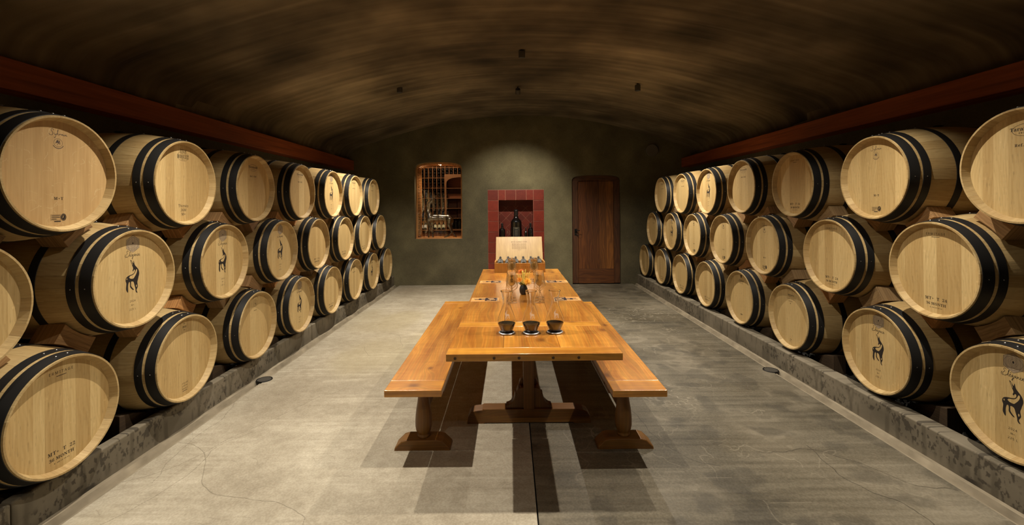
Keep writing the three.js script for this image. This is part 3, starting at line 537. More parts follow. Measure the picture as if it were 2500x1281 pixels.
    hex(R, 0); hex(R * 0.86, Math.PI / 6); hex(R * 0.74, 0); for (let i = 0; i < 6; i++) { const a = i * Math.PI / 3; g.beginPath(); g.moveTo(R * Math.sin(a), R * Math.cos(a)); g.lineTo(0.86 * R * Math.sin(a + 0.524), 0.86 * R * Math.cos(a + 0.524)); g.lineTo(R * Math.sin(a + 1.047), R * Math.cos(a + 1.047)); g.stroke(); }
    g.setLineDash([3, 3]); g.beginPath(); g.arc(0, -R * 0.06, R * 0.42, 0, 7); g.stroke(); g.setLineDash([]); g.beginPath(); g.arc(0, -R * 0.06, R * 0.27, 0, 7); g.stroke(); g.fillStyle = INK; for (const [a, b] of [[0, -9], [-4, -4], [4, -4], [0, 0], [-3, 4], [3, 4], [0, 9]]) { g.beginPath(); g.arc(a, b - R * 0.06, 4.4, 0, 7); g.fill(); } g.font = `${R * 0.13}px serif`; g.fillText('ICONE', 0, R * 0.5); g.restore();
    g.fillStyle = g.strokeStyle = INK;
    const EL = [[[0.25, 0.95], [0.05, 1.1], [-0.12, 0.9], [0.1, 0.62], [-0.2, 0.45], [-0.22, 0.1], [0.1, 0.05], [0.3, 0.25]], [[-0.3, 0.5], [-0.45, 0.2], [-0.2, 0.0]], [[0.35, 0.2], [0.62, 0.9], [0.52, 0.95], [0.45, 0.2], [0.58, 0.08]], [[0.62, 0.25], [0.78, 0.36], [0.7, 0.48], [0.62, 0.25], [0.72, 0.08], [0.85, 0.14]], [[0.72, 0.6], [0.82, 0.72]], [[1.08, 0.42], [0.9, 0.4], [0.92, 0.1], [1.08, 0.4], [1.05, -0.25], [0.88, -0.35], [0.92, -0.15], [1.2, 0.1]], [[1.42, 0.42], [1.22, 0.4], [1.25, 0.08], [1.42, 0.4], [1.42, 0.1], [1.54, 0.14]], [[1.58, 0.4], [1.56, 0.1], [1.68, 0.4], [1.76, 0.36], [1.74, 0.1], [1.86, 0.14]], [[2.08, 0.36], [1.94, 0.42], [1.9, 0.15], [2.02, 0.08], [2.14, 0.2]], [[2.14, 0.2], [2.32, 0.34], [2.24, 0.46], [2.16, 0.25], [2.26, 0.08], [2.42, 0.2]]];
    script(g, EL, 0.0375, -0.036, 0.128, 4); deer(g);
    text(g, '2024', 0, -0.137, 0.0115, 'sans-serif', 0.002); text(g, 'M+', 0, -0.161, 0.010, 'sans-serif', 0.001); text(g, '225 L', 0, -0.186, 0.0115, 'sans-serif', 0.002); }),
  month22: headPrint((g) => month(g, '22')), month24: headPrint((g) => month(g, '24')),
  foot: headPrint((g) => { text(g, 'M+', 0, 0.236, 0.010, 'sans-serif'); text(g, '2022', 0, 0.214, 0.012, 'sans-serif', 0, 'bold'); text(g, 'M', 0, 0.193, 0.009, 'sans-serif'); text(g, 'ATELIER', 0, -0.178, 0.010, 'sans-serif', 0.001); text(g, 'CENTRE', 0, -0.197, 0.010, 'sans-serif', 0.001); text(g, 'FRANCE', 0, -0.216, 0.010, 'sans-serif', 0.001); g.fillRect(X(-0.022), Y(-0.229), 0.044 * K, 0.003 * K); }),
  shieldlet: headPrint((g) => { g.lineWidth = 5; g.setLineDash([4, 5]); g.beginPath(); g.arc(X(0), Y(0.20), 0.052 * K, -2.5, -0.64); g.stroke(); g.setLineDash([]); g.lineWidth = 2.4; g.beginPath(); g.arc(X(0), Y(0.195), 0.026 * K, -3.6, 0.5); g.lineTo(X(0.02), Y(0.165)); g.lineTo(X(-0.02), Y(0.165)); g.closePath(); g.stroke(); for (let i = 0; i < 7; i++) { g.beginPath(); g.arc(X(rr(-0.012, 0.012)), Y(rr(0.178, 0.21)), rr(2, 9), 0, 7); g.stroke(); } text(g, 'MERRAIN', 0, 0.13, 0.008, 'sans-serif'); }),
  vine: headPrint((g) => { g.beginPath(); g.moveTo(X(-0.016), Y(0.252)); g.lineTo(X(0.016), Y(0.252)); g.quadraticCurveTo(X(0.016), Y(0.225), X(0), Y(0.212)); g.quadraticCurveTo(X(-0.016), Y(0.225), X(-0.016), Y(0.252)); g.fill(); g.globalCompositeOperation = 'destination-out'; g.fillRect(X(-0.002), Y(0.252), 4, 0.03 * K); g.globalCompositeOperation = 'source-over'; text(g, 'Chêne', 0, 0.186, 0.026, 'serif', 0, 'italic'); text(g, 'TONNELLERIE', 0, 0.158, 0.008, 'serif'); text(g, '2024', 0, -0.19, 0.014, 'sans-serif', 0, 'bold'); text(g, 'M+ LT', 0, -0.235, 0.006, 'sans-serif'); }),
  ring: headPrint((g) => { g.lineWidth = 3; g.beginPath(); g.arc(X(-0.006), Y(0.212), 0.029 * K, 0.75, 5.9); g.stroke(); text(g, 'tonnerie', 0.006, 0.198, 0.015, 'sans-serif', 0, 'bold'); text(g, 'CENTRE FRANCE', 0, 0.162, 0.010, 'sans-serif', 0.0015); text(g, 'GRAIN FIN', 0, 0.140, 0.009, 'sans-serif'); text(g, 'M+', 0, 0.121, 0.009, 'sans-serif', 0, 'bold'); g.lineWidth = 3; for (let i = 0; i < 8; i++) { g.beginPath(); g.arc(X(rr(-0.012, 0.012)), Y(rr(-0.235, -0.205)), rr(3, 7), 0, 5); g.stroke(); } }),
};
function month(g, yy) { text(g, 'ERMITAGE', 0, 0.217, 0.0145, 'sans-serif', 0.0045); g.fillRect(X(-0.024), Y(0.200), 0.05 * K, 0.0028 * K); text(g, 'MT+  T  ' + yy, 0, -0.178, 0.018, 'serif', 0.002, 'bold'); text(g, '36 MONTH', 0, -0.209, 0.0165, 'serif', 0.0005, 'bold'); text(g, 'K. 446 CF TP TA', 0, -0.232, 0.006, 'serif', 0.001, 'bold'); }
const printG = new THREE.CircleGeometry(0.262, 48).translate(0, RB, HALF - CROZE + 0.0003);
const PRINT_SAYS = { crest: 'crest and script', bossed: 'oval crest and 36M', oval: 'oval name stamp', antelope: 'antelope and hexagon', month22: 'MT+ T 22 lettering', month24: 'MT+ T 24 lettering', foot: 'small foot lettering', shieldlet: 'small shield stamp', vine: 'vase stamp and italics', ring: 'open ring stamp', none: 'no print in view' };

const bungG = lathe([[0.0001, 0.016], [0.022, 0.016], [0.030, 0.012], [0.031, 0.008], [0.024, 0.004], [0.022, -0.02], [0.0001, -0.02]], 28).translate(0, RB * 2, 0);
M.bung = std({ name: 'black silicone', color: lin(0.014, 0.013, 0.012), roughness: 0.5 });
function makeBarrel(x, yAxis, z, side, kind, label, roll, plate, i0) {
  const b = tag(base('wine_barrel', x, yAxis - RB, z, -side * Math.PI / 2), label, 'barrel', 'stacked oak wine barrels');
  const tone = rnd();
  for (let i = 0; i < STAVES; i++) {
    const m = put('stave', staveG[Math.floor(rnd() * 4)], M.stave[Math.floor(rnd() * 3 + tone * 2.2) % 5], b);
    m.position.y = RB; m.rotation.z = roll + i * 2 * Math.PI / STAVES;
  }
  const set = headG[Math.floor(rnd() * 3)], shade = Math.floor(rnd() * 5);
  for (const g of set) put('head_board', g, kind === 'crest' && i0 === 0 ? M.fleck : M.head[(shade + Math.floor(rnd() * 2.6)) % 5], b);
  put('bung', bungG, M.bung, b);
  put('rear_head', backHead, M.head[1], b);
  hoopG.forEach((g, i) => { const h = put('hoop', g, M.hoop, b); put('rivets', rivetG[i], M.rivet, h); if (plate && i === 0) put('hoop_plate', tagG[side > 0 ? 1 : 0], M.brass, h); });
  hoopBackG.forEach((g) => put('hoop', g, M.hoop, b));
  if (kind !== 'none') put('head_print', printG, PRINTS[kind], b).userData.label = 'dark printed ' + PRINT_SAYS[kind];
  return b;
}
// [distance along the room in chime radii, print, lift in radii]
const ROWS = {
  left: {
    top: [[7.70, 'crest'], [10.64, 'bossed'], [13.54, 'oval'], [16.56, 'oval'], [19.45, 'antelope'], [22.25, 'oval'], [25.2, 'oval']],
    middle: [[6.17, 'none'], [9.19, 'antelope'], [12.07, 'antelope'], [15.09, 'antelope'], [17.94, 'month24'], [20.87, 'month24'], [23.68, 'month24'], [26.52, 'month24']],
    bottom: [[7.72, 'month22'], [10.64, 'foot'], [13.6, 'shieldlet'], [16.44, 'antelope'], [19.32, 'month24'], [22.18, 'oval'], [25.04, 'antelope'], [27.91, 'month24']],
  },
  right: {
    top: [[7.62, 'oval'], [10.73, 'crest'], [13.80, 'month24'], [16.84, 'oval', 0.07], [19.82, 'antelope'], [22.76, 'oval'], [25.81, 'oval']],
    middle: [[9.25, 'month24', 0.03], [12.25, 'month24'], [15.47, 'crest'], [18.45, 'crest'], [21.42, 'crest'], [24.35, 'antelope'], [27.42, 'oval']],
    bottom: [[7.85, 'antelope'], [10.72, 'antelope'], [14.06, 'ring'], [17.06, 'vine'], [20.04, 'month24'], [23.0, 'month24'], [25.96, 'month24'], [29.07, 'month24']],
  },
};
const UNIT = 0.29, ROWY = { top: EYE + 0.6435 * UNIT, middle: EYE - 1.411 * UNIT, bottom: EYE - 3.549 * UNIT };
const ORD = ['nearest', 'second', 'third', 'fourth', 'fifth', 'sixth', 'seventh', 'eighth'];
const SEG_TOP = Math.PI / STAVES;
for (const [name, rows] of Object.entries(ROWS)) {
  const side = name === 'left' ? -1 : 1, face = name === 'left' ? -7.753 * UNIT : 8.78 * UNIT, cx = face + side * HALF, spots = {};
  for (const [row, list] of Object.entries(rows)) {
    spots[row] = [];
    list.forEach(([d, kind, lift], i) => {
      const y = ROWY[row] - (lift ?? 0) * -UNIT, z = -d * UNIT; spots[row].push([z, y]);
      makeBarrel(cx, y, z, side, kind, `oak barrel with ${PRINT_SAYS[kind]}, ${ORD[i]} along the ${name} wall's ${row} row`, rr(0, 0.2), row === 'bottom' && name === 'right', i);
    });
  }
  // chocks between each barrel and the two below it, near its front hoops
  const s = 0.225, R = radius(0.27);
  for (const [up, low] of [['top', 'middle'], ['middle', 'bottom']]) spots[up].forEach(([z, y], i) => {
    for (const dir of [1, -1]) {                                            // towards the camera, then away from it
      const under = spots[low].filter(([q]) => (q - z) * dir > 0.1 && Math.abs(q - z) < 0.75).sort((a, b) => Math.abs(a[0] - z) - Math.abs(b[0] - z))[0];
      if (!under) continue;
      const dz = under[0] - z, dy = under[1] - y, dist = Math.hypot(dz, dy), gap = dist - 2 * R, L = rr(0.085, 0.105), T = [];
      // section in (t along the tangent, n along the line of centres): two shallow hollows that fit the barrels
      const fit = (t) => gap / 2 + Math.min(0.9, 0.62 + 0.1 * rnd()) * t * t / (2 * R) * 1.35;
      const up_ = rr(0.9, 1.15), dn = rr(0.75, 1.05), poly = [];
      for (const t of [-1, -0.5, 0, 0.5, 1]) poly.push([t * L * (t > 0 ? up_ : dn), fit(t * L)]);
      for (const t of [1, 0.5, 0, -0.5, -1]) poly.push([t * L * (t > 0 ? up_ : dn), -fit(t * L)]);
      const depth = rr(0.12, 0.155), g = prism(poly, depth, 0.0025); g.translate(0, 0, -depth / 2);
      uvm(g, 'x', rnd(), rnd());
      // local frame: e1 tangent (rising away from the upper barrel), e2 towards the upper barrel, e3 along the barrel
      const e2 = new THREE.Vector3(0, -dy, -dz).normalize(), e1 = new THREE.Vector3(0, -e2.z, e2.y);
      if (e1.y < 0) e1.negate();
      const e3 = new THREE.Vector3().crossVectors(e1, e2), m = new THREE.Matrix4().makeBasis(e1, e2, e3);
      g.applyMatrix4(m);
      const px = face + side * (s + rr(-0.02, 0.02)), py = (y * 1 + under[1]) / 2, pz = (z + under[0]) / 2, low_ = py - 0.11;
      g.translate(0, 0.11, 0);
      const c = tag(base('barrel_chock', px, low_, pz), `brown wooden chock, ${dir > 0 ? 'near' : 'far'} side under ${ORD[i]} ${up} row barrel, ${name} wall`, 'wooden chock', 'chocks between the barrels');
      put('block', g, pick(M.chock), c);
    }
  });
  // dark bearer blocks on the kerb under the bottom row
  spots.bottom.forEach(([z, y], i) => {
    const a = 0.52, Rr = radius(0.2), dz = Math.sin(a) * Rr, top = y - Math.cos(a) * Rr;
    const l = 0.26, h = top - 0.092, w = 0.10, pr = [[-l / 2, 0], [l / 2, 0], [l / 2, h + 0.035], [0.03, h + 0.012], [-0.03, h - 0.012], [-l / 2, h - 0.055]];
    const g = prism(pr, w, 0.003); g.translate(0, 0, -w / 2); g.rotateY(-Math.PI / 2); uvm(g, 'z', rnd(), rnd());
    const c = tag(base('bearer_block', face + side * (name === 'left' ? 0.235 : 0.225), 0.092, z + dz + 0.055), `dark timber bearer block under the ${ORD[i]} bottom row barrel along the ${name} kerb`, 'timber block', 'bearers under the bottom barrels');
    put('block', g, M.bearer, c);
  });
}
// ------------------------------------------------------------------ table and benches
const TX = 0.1225, TT = 0.76;                                // table axis and top
{
  const t = tag(base('dining_table', TX, 0, -3.96), 'long lacquered honey wood trestle table with breadboard ends in the middle of the cellar', 'table');
  const TH = 0.040, y = TT - TH / 2, cuts = [-0.4725, -0.168, 0.150, 0.4725], Z = (d) => 3.96 - d;   // local z of a distance from the camera
  const plank = (x0, x1, d0, d1, m, dv, name = 'plank', along = 'z') => put(name, uvm(rbox(x1 - x0 - 0.0012, TH, d1 - d0 - 0.001, (x0 + x1) / 2, y, (Z(d0) + Z(d1)) / 2, 0.0035), along, rnd(), dv ?? rnd()), m, t);
  for (let i = 0; i < 3; i++) {
    plank(cuts[i], cuts[i + 1], 3.005, 5.10, M.honey[[0, 1, 0][i]], 0.2 + 0.31 * i);
    plank(cuts[i], cuts[i + 1], 2.455, 2.893, M.honey[[1, 0, 2][i]], 0.63 + 0.2 * i);
    plank(cuts[i], cuts[i + 1], 5.198, 5.50, M.honey[[1, 1, 0][i]], 0.1 + 0.2 * i);
  }
  plank(-0.4725, 0.4725, 2.35, 2.455, M.honeyEdge, 0.3, 'breadboard_end', 'x');
  plank(-0.4695, 0.4695, 2.895, 3.005, M.honeyEdge, 0.7, 'breadboard_end', 'x');
  plank(-0.4695, 0.4695, 5.10, 5.196, M.honeyEdge, 0.5, 'breadboard_end', 'x');
  plank(-0.4725, 0.4725, 5.50, 5.57, M.honeyEdge, 0.1, 'breadboard_end', 'x');
  for (const x of [-0.423, -0.215, -0.082, 0.100, 0.236]) put('peg', new THREE.CylinderGeometry(0.0075, 0.0075, 0.004, 14).rotateX(Math.PI / 2).translate(x, y - 0.002, Z(2.35) + 0.0012), M.peg, t);
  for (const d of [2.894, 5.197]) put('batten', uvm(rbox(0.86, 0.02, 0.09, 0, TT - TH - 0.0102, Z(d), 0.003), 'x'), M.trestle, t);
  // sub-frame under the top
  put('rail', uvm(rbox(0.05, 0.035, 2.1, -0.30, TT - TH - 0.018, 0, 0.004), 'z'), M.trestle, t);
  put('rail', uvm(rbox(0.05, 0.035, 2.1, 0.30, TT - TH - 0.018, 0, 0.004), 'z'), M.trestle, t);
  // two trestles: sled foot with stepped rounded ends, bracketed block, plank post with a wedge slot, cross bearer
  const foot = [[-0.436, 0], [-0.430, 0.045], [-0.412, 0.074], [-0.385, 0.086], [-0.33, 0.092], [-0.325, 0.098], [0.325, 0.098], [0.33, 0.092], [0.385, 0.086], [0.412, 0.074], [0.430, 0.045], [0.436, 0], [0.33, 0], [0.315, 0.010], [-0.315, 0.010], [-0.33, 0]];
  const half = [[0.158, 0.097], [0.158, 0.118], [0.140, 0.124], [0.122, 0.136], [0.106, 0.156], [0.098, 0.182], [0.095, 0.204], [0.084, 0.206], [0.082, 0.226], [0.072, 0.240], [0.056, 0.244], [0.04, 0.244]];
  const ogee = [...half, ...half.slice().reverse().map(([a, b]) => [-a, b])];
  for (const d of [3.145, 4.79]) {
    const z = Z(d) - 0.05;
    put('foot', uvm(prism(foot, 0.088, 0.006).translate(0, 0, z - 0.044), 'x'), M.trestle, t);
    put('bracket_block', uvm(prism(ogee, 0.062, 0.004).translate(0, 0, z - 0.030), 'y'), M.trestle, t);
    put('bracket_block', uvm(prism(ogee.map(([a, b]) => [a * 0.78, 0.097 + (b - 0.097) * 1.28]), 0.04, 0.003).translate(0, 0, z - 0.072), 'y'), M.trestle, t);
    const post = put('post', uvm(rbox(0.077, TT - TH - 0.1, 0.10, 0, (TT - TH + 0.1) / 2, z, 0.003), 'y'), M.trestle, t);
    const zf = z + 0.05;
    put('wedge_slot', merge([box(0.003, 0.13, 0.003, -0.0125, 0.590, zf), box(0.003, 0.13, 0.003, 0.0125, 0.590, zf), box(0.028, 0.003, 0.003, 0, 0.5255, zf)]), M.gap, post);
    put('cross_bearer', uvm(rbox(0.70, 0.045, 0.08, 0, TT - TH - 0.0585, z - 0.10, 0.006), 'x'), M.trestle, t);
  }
  put('stretcher', uvm(rbox(0.045, 0.11, 1.6, 0, 0.56, Z(4.017) , 0.006), 'z'), M.trestle, t);
}
// a bench: one broad seat board with end bands, turned legs on chamfered feet, one long stretcher
function makeBench(label, x, w, d0, d1, legX, inner) {
  const dm = (d0 + d1) / 2, b = tag(base('bench', x, 0, -dm), label, 'bench', 'benches along the table'), H = 0.45, TH = 0.042, Z = (d) => dm - d, y = H - TH / 2;
  put('seat_board', uvm(rbox(w, TH, d1 - d0 - 0.272, 0, y, Z((d0 + 0.152 + d1 - 0.12) / 2), 0.004), 'z', x < 0 ? 0.05 : 0.33, x < 0 ? 0.55 : 1.21), M.honey[0], b);
  put('end_band', uvm(rbox(w, TH, 0.151, 0, y, Z(d0 + 0.0755), 0.005), 'x', 0.2, x + 1), M.honeyEdge, b);
  put('end_band', uvm(rbox(w, TH, 0.119, 0, y, Z(d1 - 0.0595), 0.005), 'x', 0.6, x + 1.4), M.honeyEdge, b);
  const lx = legX - x, turned = [[0.0001, 0.062], [0.036, 0.062], [0.040, 0.070], [0.040, 0.080], [0.035, 0.086], [0.041, 0.094], [0.048, 0.110], [0.0525, 0.135], [0.053, 0.165], [0.051, 0.20], [0.046, 0.245], [0.0385, 0.29], [0.034, 0.33], [0.033, 0.365], [0.0345, 0.39], [0.036, 0.408], [0.0001, 0.408]];
  const foot = [[-0.173, 0], [-0.170, 0.012], [-0.128, 0.052], [-0.098, 0.060], [0.098, 0.060], [0.128, 0.052], [0.170, 0.012], [0.173, 0], [0.09, 0], [0.075, 0.004], [-0.075, 0.004], [-0.09, 0]];
  for (const d of [2.86, d1 - 0.28]) {
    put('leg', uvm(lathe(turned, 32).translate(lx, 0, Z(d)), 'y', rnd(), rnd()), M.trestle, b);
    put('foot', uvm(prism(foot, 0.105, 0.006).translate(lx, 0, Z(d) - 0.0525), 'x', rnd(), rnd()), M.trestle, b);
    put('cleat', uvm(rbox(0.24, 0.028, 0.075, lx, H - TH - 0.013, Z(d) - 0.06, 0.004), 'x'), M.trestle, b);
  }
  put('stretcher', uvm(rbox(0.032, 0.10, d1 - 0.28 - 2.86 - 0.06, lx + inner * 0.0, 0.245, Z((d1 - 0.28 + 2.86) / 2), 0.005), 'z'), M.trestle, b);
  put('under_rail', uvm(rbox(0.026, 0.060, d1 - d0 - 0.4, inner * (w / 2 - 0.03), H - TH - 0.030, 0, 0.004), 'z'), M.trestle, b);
}
makeBench('honey wood bench with turned legs on the left of the table, over the pale slab', -0.5925, 0.345, 2.64, 5.15, -0.572, 1);
makeBench('honey wood bench with turned legs on the right of the table, over the dark slab', 0.761, 0.325, 2.615, 5.07, 0.722, -1);

// ------------------------------------------------------------------ on the table
M.glass = phy({ name: 'thin clear glass', color: lin(1, 1, 1), transmission: 1, thickness: 0, roughness: 0.0, ior: 1.8 });
M.solidGlass = phy({ name: 'solid clear glass', color: lin(1, 1, 1), transmission: 1, thickness: 0.01, roughness: 0.0, ior: 1.5 });
// a blown wall: the outer profile, then the inner one back down
const blown = (p, t) => [...p, ...p.slice().reverse().map(([r, y], i) => [Math.max(0.0001, r - t), r < 0.001 ? y + t : y + (i === 0 ? 0 : t * 0.3)])];
M.wine = phy({ name: 'red wine', color: lin(0.012, 0.0025, 0.002), roughness: 0.08 });
M.steel = std({ name: 'polished steel', color: lin(0.75, 0.76, 0.80), roughness: 0.38, metalness: 1 });
M.blackRubber = std({ name: 'black coaster', color: lin(0.012, 0.010, 0.009), roughness: 0.5 });
const etch = print(256, 256, (g) => { g.clearRect(0, 0, 256, 256); g.save(); g.fillStyle = '#efe9e0'; g.translate(128, 128); g.scale(-1, 1); const s = 1.1; g.beginPath(); DEER.body.map(deerAt).forEach(([a, b], i) => { const px = a * s * 1075 * 1.15, py = -(b - 0.008) * s * 1075; if (!i) g.moveTo(px, py); else g.lineTo(px, py); }); g.closePath(); g.fill(); g.restore(); });
M.etch = std({ name: 'etched mark', map: etch, transparent: true, opacity: 0.30, roughness: 1 });
const DEC = [[0.0001, 0.012], [0.034, 0.012], [0.0375, 0.016], [0.046, 0.036], [0.0555, 0.058], [0.0588, 0.070], [0.0575, 0.082], [0.051, 0.102], [0.042, 0.127], [0.033, 0.150], [0.0258, 0.170], [0.0222, 0.187], [0.0225, 0.200], [0.0255, 0.218], [0.0295, 0.238], [0.0345, 0.258], [0.0355, 0.2625]];
const decAt = (y) => { for (let i = 1; i < DEC.length; i++) if (DEC[i][1] >= y && DEC[i][1] > DEC[i - 1][1]) return mix(DEC[i - 1][0], DEC[i][0], (y - DEC[i - 1][1]) / (DEC[i][1] - DEC[i - 1][1])); return 0.03; };
function makeDecanter(x, d, label) {
  const o = tag(base('wine_decanter', x, TT, -d), label, 'decanter', 'decanters at the near end of the table');
  put('glass_body', lathe(blown(DEC, 0.0016), 64), M.solidGlass, o);
  const lip = put('lip', new THREE.TorusGeometry(0.0355, 0.0011, 8, 48).rotateX(Math.PI / 2).translate(0, 0.2625, 0), M.solidGlass, o);
  const w = [[0.0001, 0.0135]]; for (let y = 0.0135; y <= 0.0625; y += 0.007) w.push([decAt(Math.max(y, 0.0165)) - 0.0024, y]); w.push([w[w.length - 1][0], 0.0632], [0.0001, 0.0632]);
  put('wine', toCreasedNormals(lathe(w, 56), 0.7), M.wine, o);
  const cy = [], n = 14, uvs = [], idx = [], W = 0.058, Hh = 0.062;                 // etched antelope lying on the shoulder, facing the camera
  for (let j = 0; j <= n; j++) for (let i = 0; i <= n; i++) { const yy = 0.094 + Hh * j / n, r = decAt(yy) + 0.0006, a = (i / n - 0.5) * W / 0.045 + 0.10; cy.push(r * Math.sin(a), yy, r * Math.cos(a)); uvs.push(i / n, j / n); }
  for (let j = 0; j < n; j++) for (let i = 0; i < n; i++) { const a = j * (n + 1) + i, b = a + n + 1; idx.push(a, a + 1, b, a + 1, b + 1, b); }
  const e = new THREE.BufferGeometry(); e.setAttribute('position', new THREE.Float32BufferAttribute(cy, 3)); e.setAttribute('uv', new THREE.Float32BufferAttribute(uvs, 2)); e.setIndex(idx); e.computeVertexNormals();
  put('etched_mark', e, M.etch, o).userData.label = 'frosted antelope mark';
  const c = tag(base('coaster', x, TT, -d), label.replace('glass decanter of red wine', 'silver rimmed coaster').replace('decanter', 'coaster') + ', under its decanter', 'coaster', 'coasters under the decanters');
  put('rim', lathe([[0.043, 0.0], [0.0495, 0.0015], [0.0515, 0.005], [0.0495, 0.0085], [0.045, 0.0105], [0.041, 0.0095], [0.041, 0.004], [0.043, 0.0]], 56), M.steel, c);
  put('pad', lathe([[0.0001, 0.0], [0.043, 0.0], [0.043, 0.0115], [0.0001, 0.0115]], 40), M.blackRubber, c);
}
makeDecanter(-0.028, 2.736, 'left glass decanter of red wine in the row of three');
makeDecanter(0.124, 2.733, 'middle glass decanter of red wine in the row of three');
makeDecanter(0.272, 2.746, 'right glass decanter of red wine in the row of three');
// stemware: thin bowl, solid stem and foot
const bowlG = lathe(blown([[0.0001, 0.098], [0.012, 0.1005], [0.026, 0.1075], [0.038, 0.119], [0.0445, 0.132], [0.0462, 0.142], [0.0445, 0.160], [0.0405, 0.185], [0.0365, 0.210], [0.0342, 0.232]], 0.0011), 48);
const footG = lathe([[0.0001, 0.0008], [0.0385, 0.0008], [0.0392, 0.0018], [0.036, 0.0028], [0.018, 0.0048], [0.007, 0.0095]], 48);
const stemG = lathe([[0.0001, 0.0075], [0.0068, 0.0085], [0.0042, 0.02], [0.0036, 0.05], [0.0038, 0.080], [0.0062, 0.094], [0.0095, 0.0985], [0.0001, 0.1]], 40);
let firstGlass = null;
for (const [row, x0, side] of [[3.60, 0.012, 'left'], [3.60, 0.236, 'right'], [4.55, 0.016, 'left'], [4.55, 0.240, 'right']]) for (let k = 0; k < 3; k++) {
  const label = `${['front', 'middle', 'rear'][k]} empty wine glass of the ${row < 4 ? 'near' : 'far'} ${side} set of three`;
  let g;
  if (!firstGlass) { g = firstGlass = base('wine_glass'); put('bowl', bowlG, M.solidGlass, g); put('stem', stemG, M.solidGlass, g); put('foot', footG, M.glass, g); put('foot_rim', new THREE.TorusGeometry(0.0388, 0.0009, 6, 48).rotateX(Math.PI / 2).translate(0, 0.0016, 0), M.solidGlass, g); }
  else { g = firstGlass.clone(); g.name = numbered('wine_glass'); scene.add(g); }
  g.position.set(x0 + (side === 'left' ? -0.004 : 0.006) * k, TT, -(row + 0.105 * k)); tag(g, label, 'wine glass', 'empty wine glasses on the table');
}
// tasting cards
const cardArt = print(512, 320, (g, w, h) => {
  g.fillStyle = '#d8a05c'; g.fillRect(0, 0, w, h); g.fillStyle = '#cf924a'; g.fillRect(0, h * 0.72, w, h * 0.28);
  g.fillStyle = '#241a22'; g.fillRect(w * 0.08, h * 0.30, w * 0.20, h * 0.10); g.fillRect(w * 0.26, h * 0.22, w * 0.3, h * 0.42); g.fillRect(w * 0.5, h * 0.06, w * 0.46, h * 0.82); g.fillRect(w * 0.12, h * 0.52, w * 0.4, h * 0.12);
  g.fillStyle = '#e4b27a'; g.fillRect(w * 0.60, h * 0.22, w * 0.22, h * 0.14); g.fillRect(w * 0.66, h * 0.48, w * 0.24, h * 0.12); g.fillRect(w * 0.36, h * 0.38, w * 0.14, h * 0.10); g.fillRect(w * 0.56, h * 0.70, w * 0.16, h * 0.07); g.fillStyle = '#3a2b34'; g.fillRect(w * 0.88, h * 0.1, w * 0.03, h * 0.74);
  g.fillStyle = '#f0e2cc'; g.fillRect(w * 0.93, h * 0.04, w * 0.012, h * 0.86);
});
M.card = std({ name: 'printed card', map: cardArt, roughness: 0.45 });
M.paper = std({ name: 'card edge', color: lin(0.6, 0.42, 0.24), roughness: 0.7 });
for (const [x, d, turn, label] of [[-0.218, 3.735, 0, 'printed tasting card on the near left of the table'], [-0.205, 4.62, 0, 'printed tasting card on the far left of the table'], [0.468, 3.745, Math.PI, 'printed tasting card on the near right of the table'], [0.476, 4.62, Math.PI, 'printed tasting card on the far right of the table']]) {
  const c = tag(base('tasting_card', x, TT, -d, turn), label, 'card', 'tasting cards at the four places');
  put('sheet', box(0.232, 0.0016, 0.150, 0, 0.0010, 0), M.paper, c);
  put('print', new THREE.PlaneGeometry(0.228, 0.146).rotateX(-Math.PI / 2).translate(0, 0.0022, 0), M.card, c);
}
// dark ceramic vase with orange blooms and yellow stalks
const VX = 0.113, VZ = -3.955;
{
  const v = tag(base('flower_vase', VX, TT, VZ), 'small rough black vase of orange flowers in the table centre', 'vase');
  const pt = lathe([[0.0001, 0.0], [0.022, 0.0], [0.030, 0.010], [0.0355, 0.030], [0.036, 0.048], [0.032, 0.066], [0.025, 0.078], [0.026, 0.084], [0.022, 0.084], [0.021, 0.076], [0.0001, 0.070]], 40), p = pt.attributes.position;
  for (let i = 0; i < p.count; i++) { const a = Math.atan2(p.getX(i), p.getZ(i)), y = p.getY(i), k = 1 + 0.05 * Math.sin(7 * a + 90 * y) * Math.sin(3 * a - 60 * y); p.setX(i, p.getX(i) * k); p.setZ(i, p.getZ(i) * k); }
  pt.computeVertexNormals(); put('pot', pt, std({ name: 'rough black glaze', color: lin(0.022, 0.022, 0.020), roughness: 0.35 }), v);
  const leaf = (a, r, h) => { const s = new THREE.SphereGeometry(1, 10, 6).scale(0.012, 0.003, 0.026).rotateX(-0.7).translate(0, h, r).rotateY(a); return s; };
  put('foliage', merge([0.2, 1.1, 2.0, 2.9, 3.8, 4.6, 5.5, 0.7, 2.4, 4.2].map((a, i) => leaf(a, 0.022 + 0.006 * (i % 3), 0.088 + 0.006 * (i % 4)))), std({ name: 'leaf green', color: lin(0.10, 0.14, 0.03), roughness: 0.6 }), v);
}
M.petal = [[0.80, 0.30, 0.025], [0.86, 0.42, 0.04], [0.72, 0.20, 0.02]].map(([r, g, b]) => std({ name: 'petal', color: lin(r, g, b), roughness: 0.6 }));
M.stalk = std({ name: 'pale yellow stalk', color: lin(0.78, 0.58, 0.12), roughness: 0.5 });
M.flowerGreen = std({ name: 'flower stem', color: lin(0.12, 0.16, 0.04), roughness: 0.7 });
